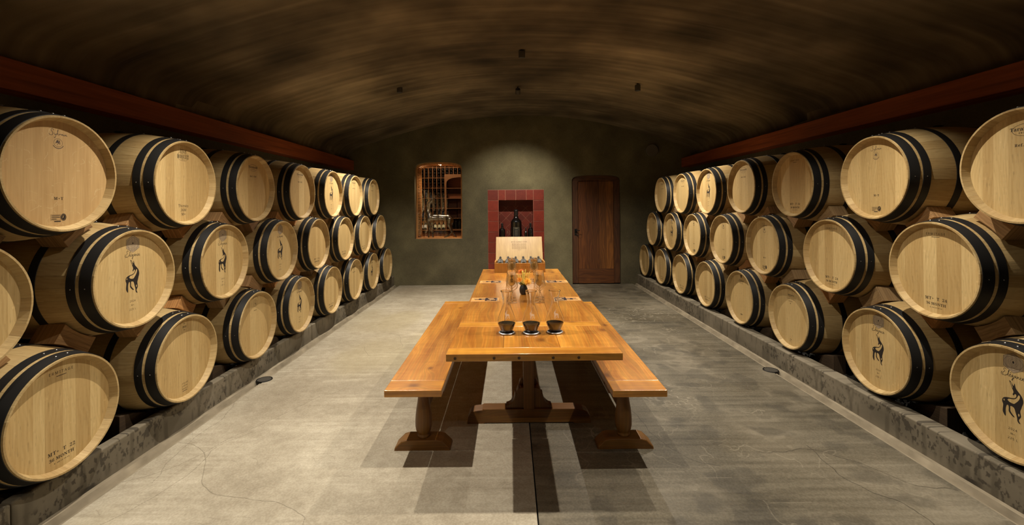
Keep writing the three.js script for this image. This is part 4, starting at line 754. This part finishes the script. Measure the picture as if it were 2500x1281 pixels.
function makeBloom(x, y, z, r, dir, m, label) {
  const o = tag(base('chrysanthemum', VX + x, TT + y, VZ + z), label, 'flower', 'orange blooms in the vase'), q = new THREE.Quaternion().setFromUnitVectors(new THREE.Vector3(0, 1, 0), new THREE.Vector3(...dir).normalize());
  const petals = [];
  for (let ring = 0; ring < 4; ring++) { const n = 20 - ring * 3; for (let i = 0; i < n; i++) { const L = r * (1 - ring * 0.2) * rr(0.9, 1.08), g = new THREE.SphereGeometry(1, 6, 4).scale(r * 0.085, r * 0.03, L / 2).translate(0, 0, L / 2 + 0.002).rotateX(-0.12 - ring * 0.33).rotateY((i + ring * 0.5) / n * 6.283 + rr(-0.05, 0.05)).translate(0, ring * 0.0015, 0); petals.push(g); } }
  put('petals', merge(petals).applyQuaternion(q), m, o);
  put('flower_centre', new THREE.SphereGeometry(r * 0.2, 12, 8).scale(1, 0.6, 1).translate(0, r * 0.16, 0).applyQuaternion(q), std({ name: 'flower eye', color: lin(0.28, 0.09, 0.01), roughness: 0.9 }), o);
  put('stem', tube([[0, 0, 0], [-x * 0.3, -y * 0.25 + 0.01, -z * 0.3], [-x * 0.9, -y + 0.07, -z * 0.9]], 0.0022, 12, 6), M.flowerGreen, o);
}
makeBloom(0.034, 0.117, 0.030, 0.041, [0.35, 0.55, 1], M.petal[1], 'orange chrysanthemum low on the right front of the bouquet');
makeBloom(-0.034, 0.132, 0.012, 0.030, [-0.5, 0.5, 0.8], M.petal[0], 'deep orange chrysanthemum on the left of the bouquet');
makeBloom(-0.022, 0.198, -0.012, 0.034, [-0.2, 0.8, 0.6], M.petal[2], 'reddish orange chrysanthemum behind the stalks');
makeBloom(0.020, 0.150, -0.015, 0.030, [0.3, 0.8, 0.3], M.petal[0], 'small orange chrysanthemum behind the right bloom');
[[-0.050, 0.178, 0.01, 0.0042, 'leftmost'], [-0.030, 0.165, 0.02, 0.0038, 'second from left'], [-0.007, 0.205, 0.012, 0.0085, 'thick central'], [0.006, 0.190, 0.022, 0.0062, 'short central'], [0.019, 0.218, 0.004, 0.0048, 'tallest'], [0.036, 0.192, 0.008, 0.0045, 'second from right'], [0.058, 0.200, 0.0, 0.0042, 'rightmost']].forEach(([x, y, z, r, w]) => {
  const o = tag(base('yellow_stalk', VX + x * 0.3, TT + 0.075, VZ + z * 0.3), `${w} pale yellow stalk standing in the black vase`, 'stalk', 'yellow stalks in the vase');
  put('stalk', tube([[0, 0, 0], [x * 0.35, (y - 0.075) * 0.5, z * 0.3], [x * 0.7, y - 0.075, z * 0.7]], r, 12, 8), M.stalk, o);
  put('cut_end', new THREE.SphereGeometry(r, 10, 6).translate(x * 0.7, y - 0.075, z * 0.7), M.stalk, o);
});
// open wine case with its lid leaning back, six bottles inside
const paleMap = tex(512, 256, (u, v) => mix3([0.74, 0.60, 0.38], [0.97, 0.86, 0.62], 0.5 * fbm(u, v, 5, 60, 901, 3) + 0.5 * fbm(u, v, 4, 7, 911, 4)), { repeat: [1 / 0.6, 1 / 0.4] });
M.pale = phy({ name: 'pale varnished case wood', map: paleMap, color: lin(0.62, 0.55, 0.42), roughness: 0.42, clearcoat: 0.3, clearcoatRoughness: 0.3 });
M.caseFront = phy({ name: 'case side wood', map: paleMap, color: lin(0.62, 0.40, 0.15), roughness: 0.4, clearcoat: 0.3, clearcoatRoughness: 0.3 });
const lidArt = print(1024, 512, (g, w, h) => {
  g.clearRect(0, 0, w, h); g.fillStyle = '#5a4022'; g.textAlign = 'center'; g.textBaseline = 'middle'; g.font = 'bold 34px serif'; const s = 'DESIGNATION'; for (let i = 0; i < s.length; i++) g.fillText(s[i], w / 2 + (i - 5) * 33, h * 0.25);
  g.globalAlpha = 0.55; g.lineWidth = 2; g.strokeStyle = '#5a4022'; g.beginPath(); g.ellipse(w * 0.40, h * 0.12, 40, 22, 0, 0, 7); g.stroke(); g.font = '12px serif';
  for (let l = 0; l < 11; l++) for (let i = 0, x = w * 0.34; x < w * 0.66; i++) { const L = 12 + 36 * hash(i, l, 4); g.fillRect(x, h * (0.33 + l * 0.027), Math.min(L, w * 0.66 - x), 4); x += L + 7; }
  g.fillRect(w * 0.47, h * 0.65, w * 0.08, 5);
});
const frontArt = print(1024, 256, (g, w, h) => { g.clearRect(0, 0, w, h); g.fillStyle = '#4a2c10'; g.textAlign = 'center'; g.textBaseline = 'middle'; g.font = '34px serif'; const s = 'VALLEY VINEYARDS'; for (let i = 0; i < s.length; i++) g.fillText(s[i], w * 0.56 + (i - 7.5) * 36, h * 0.42); });
{
  const D = 5.276, cx = 0.110, W = 0.605, H = 0.112, DEP = 0.27, o = tag(base('wine_case', cx, TT, -D - DEP / 2), 'open wooden wine case with a lettered lid at the far end of the table', 'wine case'), T = 0.014;
  put('front_board', uvm(rbox(W, H, T, 0, H / 2, DEP / 2 - T / 2, 0.002), 'x'), M.caseFront, o);
  put('back_board', uvm(rbox(W, H, T, 0, H / 2, -DEP / 2 + T / 2, 0.002), 'x', 0.1), M.caseFront, o);
  for (const s of [-1, 1]) put('side_board', uvm(rbox(T, H + 0.012, DEP - 2 * T, s * (W / 2 - T / 2), (H + 0.012) / 2, 0, 0.002), 'z', 0.2), M.caseFront, o);
  put('floor_board', uvm(box(W - 2 * T, 0.01, DEP - 2 * T, 0, 0.006, 0), 'x'), M.caseFront, o);
  const lid = put('lid', uvm(rbox(W - 0.012, 0.345, 0.016, 0, 0.1725, 0, 0.003), 'x', 0.3, 0.2), M.pale, o);
  lid.position.set(0, H - 0.004, -DEP / 2 - 0.004); lid.rotation.x = -0.60;
  put('lettering', new THREE.PlaneGeometry(0.58, 0.29).translate(0, 0.195, 0.0088), std({ name: 'lid lettering', map: lidArt, transparent: true, roughness: 0.7 }), lid).userData.label = 'burnt lettering';
  put('lettering', new THREE.PlaneGeometry(W, H).translate(0, H / 2, DEP / 2 + 0.0008), std({ name: 'front lettering', map: frontArt, transparent: true, roughness: 0.7 }), o).userData.label = 'burnt lettering';
}
M.bottle = phy({ name: 'dark bottle glass', color: lin(0.006, 0.006, 0.005), roughness: 0.09, clearcoat: 1, clearcoatRoughness: 0.03 });
M.capsule = std({ name: 'black capsule', color: lin(0.02, 0.018, 0.017), roughness: 0.35, metalness: 0.3 });
M.greyLabel = std({ name: 'grey label', color: lin(0.075, 0.07, 0.065), roughness: 0.5, metalness: 0.2 });
const bottleProfile = (r, h) => [[0.0001, 0.0], [r * 0.9, 0.0], [r, r * 0.1], [r, h * 0.56], [r * 0.97, h * 0.60], [r * 0.80, h * 0.655], [r * 0.52, h * 0.70], [r * 0.40, h * 0.74], [r * 0.365, h * 0.80], [r * 0.355, h * 0.935], [r * 0.40, h * 0.94], [r * 0.40, h * 0.962], [r * 0.36, h * 0.968], [r * 0.36, h], [0.0001, h]];
function makeBottle(name, x, y, z, r, h, label, group, { lab = null, tilt = null, seg = 40 } = {}) {
  const o = tag(base(name, x, y, z), label, 'bottle', group);
  put('glass', lathe(bottleProfile(r, h), seg), M.bottle, o);
  put('capsule', lathe([[r * 0.38, h * 0.80], [r * 0.372, h * 0.934], [r * 0.415, h * 0.938], [r * 0.415, h * 0.964], [r * 0.375, h * 0.97], [r * 0.375, h * 1.003], [0.0001, h * 1.003]], seg), M.capsule, o);
  if (lab) put('paper_label', new THREE.CylinderGeometry(r * 1.012, r * 1.012, h * lab[1], seg, 1, true, lab[2] ?? 0, lab[3] ?? 6.2832).translate(0, h * lab[0], 0), lab[4] ?? M.greyLabel, o);
  if (tilt) o.rotation.set(...tilt);
  return o;
}
for (let i = 0; i < 6; i++) makeBottle('case_bottle', 0.110 + (i - 2.5) * 0.0945, TT + 0.068, -5.31, 0.036, 0.225, `dark wine bottle tilted in the open case, ${['leftmost', 'second from left', 'third from left', 'third from right', 'second from right', 'rightmost'][i]} of six`, 'bottles in the wine case', { lab: [0.36, 0.34], tilt: [-1.17, 0, 0] });

// niche bottles
{
  const z = BACK - 0.13, y = NICHE.b + 0.001;
  const big = makeBottle('large_wine_bottle', 0.118, y, z, 0.113, 0.592, 'huge dark wine bottle with a framed label in the middle of the tiled niche', null, {});
  const art = print(256, 384, (g, w, h) => { g.fillStyle = '#0e0c09'; g.fillRect(0, 0, w, h); g.strokeStyle = '#8f8468'; g.lineWidth = 7; g.strokeRect(10, 10, w - 20, h - 20); g.lineWidth = 3; g.strokeRect(10, 10, w - 20, 62); g.fillStyle = '#a89c7c'; g.font = 'bold 30px serif'; g.textAlign = 'center'; g.fillText('RESERVE', w / 2, 54); for (let i = 0; i < 5; i++) g.fillRect(70, 120 + i * 42, 116, 4); });
  put('paper_label', new THREE.CylinderGeometry(0.1142, 0.1142, 0.21, 40, 1, true, -0.58, 1.16).translate(0, 0.135, 0), std({ name: 'niche label', map: art, roughness: 0.6 }), big);
  makeBottle('niche_bottle', -0.165, y, z - 0.02, 0.060, 0.315, 'dark wine bottle at the left end of the tiled niche', 'smaller bottles in the niche');
  makeBottle('niche_bottle', 0.410, y, z - 0.05, 0.058, 0.312, 'dark wine bottle at the right end of the tiled niche', 'smaller bottles in the niche');
  makeBottle('niche_bottle', 0.312, y, z + 0.04, 0.030, 0.225, 'slim small bottle between the huge bottle and the right one', 'smaller bottles in the niche');
  makeBottle('niche_bottle', 0.425, y, z + 0.065, 0.032, 0.19, 'small bottle in front of the right niche bottle', 'smaller bottles in the niche');
  for (const [x, w] of [[-0.055, 'left'], [-0.015, 'right']]) { const g = firstGlass.clone(); g.name = numbered('small_glass'); g.scale.setScalar(0.72); g.position.set(x - 0.01, y, z + 0.02); scene.add(g); tag(g, `small empty glass left of the huge niche bottle, the ${w} one`, 'glass', 'small glasses in the niche'); }
}
// ------------------------------------------------------------------ the cellar behind the window
const rackMap = tex(256, 256, (u, v) => mix3([0.70, 0.50, 0.32], [0.95, 0.76, 0.54], fbm(u, v, 50, 5, 951, 3)), { repeat: [4, 2] });
M.rack = std({ name: 'redwood rack', map: rackMap, color: lin(0.46, 0.33, 0.22), roughness: 0.6 });
M.rackPale = std({ name: 'pale window lining', map: rackMap, color: lin(0.85, 0.72, 0.5), roughness: 0.55 });
M.rackRed = std({ name: 'red brown panel', map: rackMap, color: lin(0.42, 0.22, 0.12), roughness: 0.6 });
M.rackDark = std({ name: 'dark rack box', map: rackMap, color: lin(0.12, 0.06, 0.03), roughness: 0.7 });
const zR = -10.3, kR = 10.3 / 1077.6;
{
  const room = struct(base('wall_cellar'));
  const x0 = -3.4, x1 = -0.4, z0 = -8.962, z1 = -10.95, zc = (z0 + z1) / 2, W = x1 - x0, L = z0 - z1;
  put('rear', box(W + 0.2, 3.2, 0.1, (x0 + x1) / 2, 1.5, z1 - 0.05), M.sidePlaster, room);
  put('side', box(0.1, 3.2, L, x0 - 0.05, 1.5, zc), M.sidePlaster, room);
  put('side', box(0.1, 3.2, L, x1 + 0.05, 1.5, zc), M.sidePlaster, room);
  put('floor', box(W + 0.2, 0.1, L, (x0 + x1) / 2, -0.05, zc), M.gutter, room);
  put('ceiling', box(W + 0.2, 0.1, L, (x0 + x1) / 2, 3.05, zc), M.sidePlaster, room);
}
{
  const w = struct(base('window_1', 0, 0, BACK)), { l, r, b, s, t } = WIN;
  const ring = (o, i, depth) => { const sh = new THREE.Shape(archPath(l + o, r - o, b + o, s, t - o).getPoints(12)); sh.holes.push(archPath(l + i, r - i, b + i * 0.55, s, t - i)); return new THREE.ExtrudeGeometry(sh, { depth, bevelEnabled: false, curveSegments: 14 }); };
  put('frame', uvm(ring(0.0, 0.034, 0.03).translate(0, 0, -0.155), 'y'), M.rackPale, w);
  put('pane', new THREE.ShapeGeometry(new THREE.Shape(archPath(l + 0.002, r - 0.002, b + 0.002, s, t - 0.002).getPoints(12))).translate(0, 0, -0.10), M.glass, w);
  const line = archPath(l + 0.03, r - 0.03, b + 0.02, s, t - 0.03).getSpacedPoints(150), slats = [];
  for (let i = 0; i < line.length - 1; i++) {
    const p = line[i], q = line[i + 1], a = Math.atan2(q.y - p.y, q.x - p.x); if (p.y < b + 0.03) continue;
    slats.push(box(0.013, 0.022, 0.30, 0, 0, 0).rotateZ(a).translate((p.x + q.x) / 2, (p.y + q.y) / 2, -0.32));
  }
  put('slat_lining', uvm(merge(slats), 'z'), M.rackPale, w).userData.kind = 'stuff';
  put('lining_edge', uvm(ring(0.0, 0.05, 0.02).translate(0, 0, -0.49), 'y'), M.rackPale, w);
  put('sill', uvm(rbox(r - l + 0.02, 0.03, 0.46, (l + r) / 2, b - 0.012, -0.30, 0.003), 'x'), M.rackPale, w);
}
// bottle rack on the far wall: posts, rails, an arched bay on the right, a display ledge below
const rackX = (i) => -2.10 + 0.0975 * i, rackY = (k) => 2.71 - 0.236 * k;
{
  const o = tag(base('wine_rack', -1.6, 0, zR), 'redwood bottle rack covering the cellar wall behind the window', 'wine rack');
  const X0 = (x) => x + 1.6, post = (x, y0, y1) => put('post', uvm(box(0.014, y1 - y0, 0.26, X0(x), (y0 + y1) / 2, -0.13), 'y', rnd()), M.rack, o), rail = (x0, x1, y) => put('rail', uvm(box(x1 - x0, 0.012, 0.262, X0((x0 + x1) / 2), y, -0.129), 'x', rnd()), M.rack, o);
  for (let i = 0; i <= 6; i++) post(rackX(i), 1.06, 2.95);
  for (let i = 7; i <= 13; i++) post(rackX(i), 2.317, 2.95);
  for (let k = 0; k <= 7; k++) rail(rackX(0), k < 2 ? rackX(13) : rackX(6), rackY(k));
  rail(rackX(6), rackX(13), 2.317);
  const c = -1.04, bay = shape([[X0(-1.53), 0.9], [X0(-0.55), 0.9], [X0(-0.55), 2.31], [X0(-1.53), 2.31]]), hole = new THREE.Path();
  hole.moveTo(X0(-1.485), 0.92); hole.lineTo(X0(-1.485), 2.08); hole.bezierCurveTo(X0(-1.485), 2.22, X0(-1.38), 2.25, X0(c), 2.255); hole.bezierCurveTo(X0(-0.70), 2.25, X0(-0.595), 2.22, X0(-0.595), 2.08); hole.lineTo(X0(-0.595), 0.92); hole.lineTo(X0(-1.485), 0.92); bay.holes.push(hole);
  put('arched_bay', uvm(new THREE.ExtrudeGeometry(bay, { depth: 0.03, bevelEnabled: false }).translate(0, 0, -0.02), 'y'), M.rack, o);
  const pegs = []; for (let y = 1.0; y < 2.1; y += 0.032) pegs.push(box(0.02, 0.013, 0.22, X0(-1.478), y, -0.14)); put('side_pegs', merge(pegs), M.rackDark, o).userData.kind = 'stuff';
  put('bay_panel', uvm(box(0.90, 1.45, 0.02, X0(c), 1.58, -0.30), 'x'), M.rackRed, o);
  put('bay_shelf', uvm(box(0.89, 0.012, 0.30, X0(c), 1.995, -0.15), 'x'), M.rack, o);
  const tilts = []; for (let i = 0; i < 26; i++) tilts.push(box(0.008, 0.10, 0.03, 0, 0, 0).rotateZ(-0.3).translate(X0(-1.46) + i * 0.033, 1.925, -0.12)); put('tilted_slats', merge(tilts), M.rackDark, o).userData.kind = 'stuff';
  put('bay_board', uvm(box(0.89, 0.105, 0.02, X0(c), 1.815, -0.16), 'x', 0.3), M.rackRed, o);
  for (let k = 0; k < 3; k++) { put('bay_shelf', uvm(box(0.89, 0.012, 0.30, X0(c), 1.758 - k * 0.232, -0.15), 'x', k), M.rack, o); for (let i = 0; i < 4; i++) put('bin_board', uvm(box(0.20, 0.19, 0.012, X0(-1.37 + i * 0.225), 1.64 - k * 0.232, -0.20 + 0.03 * (i % 2)), 'x', i * 0.2), M.rackDark, o); }
  put('ledge', uvm(box(1.6, 0.022, 0.34, X0(-1.36), 1.028, 0.05), 'x'), M.rack, o);
  put('display_back', uvm(box(0.62, 0.20, 0.02, X0(-1.80), 1.145, -0.04).rotateX(0.0), 'x'), M.rackPale, o);
  put('base_cabinet', uvm(box(1.7, 1.0, 0.30, X0(-1.36), 0.515, 0.0), 'x'), M.rackRed, o);
  for (let i = 0; i < 4; i++) put('cabinet_door', uvm(rbox(0.36, 0.46, 0.02, X0(-1.98 + i * 0.40), 0.76, 0.16, 0.004), 'y', i * 0.3), M.rackRed, o);
}
// bottles in the rack: one made, the others copies
{
  const proto = new THREE.Group(); const prof = bottleProfile(0.036, 0.29);
  put('glass', lathe(prof, 14).rotateX(Math.PI / 2), M.bottle, proto);
  put('capsule', new THREE.CylinderGeometry(0.0146, 0.0146, 0.06, 12).rotateX(Math.PI / 2).translate(0, 0, 0.262), M.capsule, proto);
  const place = (x, y, where) => { const b = proto.clone(); b.name = numbered('cellar_bottle'); b.position.set(x, y, zR - 0.27 + rr(-0.01, 0.01)); b.rotation.z = rr(0, 6); scene.add(b); tag(b, `dark bottle in the rack behind the window, ${where}`, 'bottle', 'bottles lying in the cellar rack'); };
  const CN = ['first', 'second', 'third', 'fourth', 'fifth', 'sixth', 'seventh', 'eighth', 'ninth', 'tenth', 'eleventh', 'twelfth', 'thirteenth'];
  for (let k = 0; k < 7; k++) for (let i = 0; i < (k < 1 ? 13 : 6); i++) for (let j = 0; j < 3; j++) { const y = rackY(k + 1) + 0.043 + j * 0.0735; if (y < 2.72) place(rackX(i) + 0.0487, y, `${CN[i]} column, ${CN[k]} bay down, ${['lowest', 'middle', 'top'][j]}`); }
  for (let i = 6; i < 13; i++) for (let j = 0; j < 2; j++) place(rackX(i) + 0.0487, 2.36 + j * 0.0735, `over the arch, ${CN[i]} column, ${['lower', 'upper'][j]}`);
}
// five labelled bottles propped on the ledge, and a row of plain ones at the right
M.cream = std({ name: 'cream label', color: lin(0.72, 0.66, 0.42), roughness: 0.6 });
M.white = std({ name: 'white label', color: lin(0.70, 0.68, 0.62), roughness: 0.6 });
[[-2.045, 'silver', M.white, 'leftmost'], [-1.955, 'white', M.white, 'second'], [-1.725, 'pale', M.cream, 'third'], [-1.63, 'cream', M.cream, 'fourth'], [-1.535, 'yellow', M.cream, 'rightmost']].forEach(([x, c, m, w]) =>
  makeBottle('display_bottle', x, 1.041, zR + 0.17, 0.037, 0.27, `tilted bottle with a ${c} label, ${w} on the display ledge behind the window`, 'labelled bottles on the display ledge', { lab: [0.33, 0.40, -1.5, 3.0, m], tilt: [-0.95, 0, 0.12], seg: 24 }));
for (let i = 0; i < 4; i++) makeBottle('bay_bottle', -1.36 + i * 0.085, 1.041, zR - 0.06, 0.036, 0.28, `dark bottle standing in the arched bay behind the sculpture, ${ORD[i] === 'nearest' ? 'first' : ORD[i]} from the left`, 'bottles standing in the arched bay', { seg: 20 });
// bronze antelope standing on the window sill, its head turned back
{
  const d = 9.08, k = d / 1077.6, P = (x, y, z = 0) => new THREE.Vector3((x / 5.82 - 245.6) * k + 1.43, EYE - (y / 5.82 - 127.3) * k - (WIN.b + 0.003), z);
  const bones = [];
  const chain = (...list) => { for (let i = 0; i < list.length - 1; i++) { const [x, y, z, r] = list[i], [x2, y2, z2, r2] = list[i + 1]; bones.push([P(x, y, z), P(x2, y2, z2), r, r2]); } };
  chain([300, 890, 0, 0.078], [430, 885, 0, 0.068], [550, 890, 0, 0.070], [585, 915, 0, 0.050]);
  chain([290, 870, 0, 0.075], [258, 800, 0, 0.058], [252, 735, 0, 0.046], [275, 675, 0, 0.038], [318, 628, 0, 0.034]);
  chain([318, 625, 0, 0.032], [336, 690, 0.004, 0.024], [343, 745, 0.006, 0.015]);
  chain([322, 615, 0.012, 0.012], [360, 590, 0.016, 0.010], [412, 527, 0.016, 0.007]);
  chain([320, 610, -0.014, 0.012], [345, 580, -0.02, 0.009], [352, 550, -0.024, 0.006]);
  chain([262, 900, 0.035, 0.045], [286, 1020, 0.04, 0.024], [280, 1100, 0.04, 0.016], [272, 1158, 0.045, 0.017]);
  chain([305, 930, -0.035, 0.042], [326, 1040, -0.035, 0.022], [318, 1105, -0.035, 0.015], [326, 1156, -0.03, 0.016]);
  chain([568, 905, 0.035, 0.058], [560, 985, 0.04, 0.036], [600, 1088, 0.04, 0.018], [560, 1130, 0.04, 0.014], [500, 1160, 0.042, 0.016]);
  chain([575, 910, -0.03, 0.055], [568, 1000, -0.035, 0.032], [602, 1085, -0.04, 0.018], [632, 1130, -0.045, 0.014], [652, 1156, -0.05, 0.017]);
  chain([592, 885, 0, 0.018], [612, 930, 0, 0.010], [604, 985, 0, 0.007]);
  const N = 112, half = 0.52, cy = 0.46, mc = new MarchingCubes(N, M.glass, false, false, 200000), v = new THREE.Vector3(), ab = new THREE.Vector3(), av = new THREE.Vector3();
  mc.isolation = 0;
  for (let kz = 0; kz < N; kz++) { const z = (kz - N / 2) / (N / 2) * half; for (let j = 0; j < N; j++) for (let i = 0; i < N; i++) {
    let e = 0; const q = i + N * j + N * N * kz;
    if (Math.abs(z) > 0.16) { mc.field[q] = -1; continue; }
    v.set((i - N / 2) / (N / 2) * half, (j - N / 2) / (N / 2) * half + cy, z);
    for (const [a, b, r1, r2] of bones) { ab.subVectors(b, a); av.subVectors(v, a); const t = clamp(av.dot(ab) / ab.lengthSq()), dd = av.addScaledVector(ab, -t).length() - mix(r1, r2, t); e += Math.exp(-dd * 110); }
    mc.field[q] = Math.log(Math.max(e, 1e-30)) / 110;
  } }
  mc.update();
  const g = new THREE.BufferGeometry();
  g.setAttribute('position', new THREE.BufferAttribute(mc.positionArray.slice(0, mc.count * 3).map((x) => x * half), 3)); g.setAttribute('normal', new THREE.BufferAttribute(mc.normalArray.slice(0, mc.count * 3), 3));
  const m = mergeVertices(g.deleteAttribute('normal'), 1e-5); m.computeVertexNormals(); m.translate(0, cy, 0);
  const o = tag(base('antelope_sculpture', -1.43, WIN.b + 0.003, -d), 'polished bronze antelope sculpture with its head turned back, standing on the window sill', 'sculpture');
  put('body', m, std({ name: 'dark polished bronze', color: lin(0.22, 0.19, 0.155), roughness: 0.24, metalness: 1 }), o);
}
// the small bare spot lamp at the head of the window and a lamp hidden above the rack
{
  const o = tag(base('window_spotlight', -1.433, 2.43, -9.12), 'small glaring spot lamp at the top of the cellar window', 'spotlight');
  put('socket', new THREE.CylinderGeometry(0.016, 0.016, 0.04, 16).translate(0, 0.03, 0), M.iron, o);
  put('bulb', new THREE.SphereGeometry(0.014, 16, 10), std({ name: 'lamp glow', color: lin(1, 0.9, 0.7), emissive: lin(1, 0.85, 0.6), emissiveIntensity: 40 }), o);
  const s = new THREE.SpotLight(WARM, 2.2, 0, 1.25, 0.6, 2); s.name = 'spot_light'; s.position.set(0, -0.02, 0); s.target.position.set(0.0, -1.4, -0.05); s.castShadow = true; s.shadow.radius = 0.4; o.add(s, s.target);
  const c = tag(base('cellar_lamp', -1.7, 2.85, -9.55), 'ceiling lamp of the cellar hidden above the window head', 'lamp');
  put('lamp_globe', new THREE.SphereGeometry(0.05, 16, 12), std({ name: 'cellar lamp glow', color: lin(1, 0.9, 0.7), emissive: lin(1, 0.8, 0.5), emissiveIntensity: 4 }), c);
  put('stem', new THREE.CylinderGeometry(0.01, 0.01, 0.16, 8).translate(0, 0.12, 0), M.iron, c);
  const p = new THREE.PointLight(WARM, 2.0, 0, 2); p.name = 'lamp_light'; p.castShadow = true; p.shadow.radius = 1.5; c.add(p);
}
renderer.render(scene, camera);
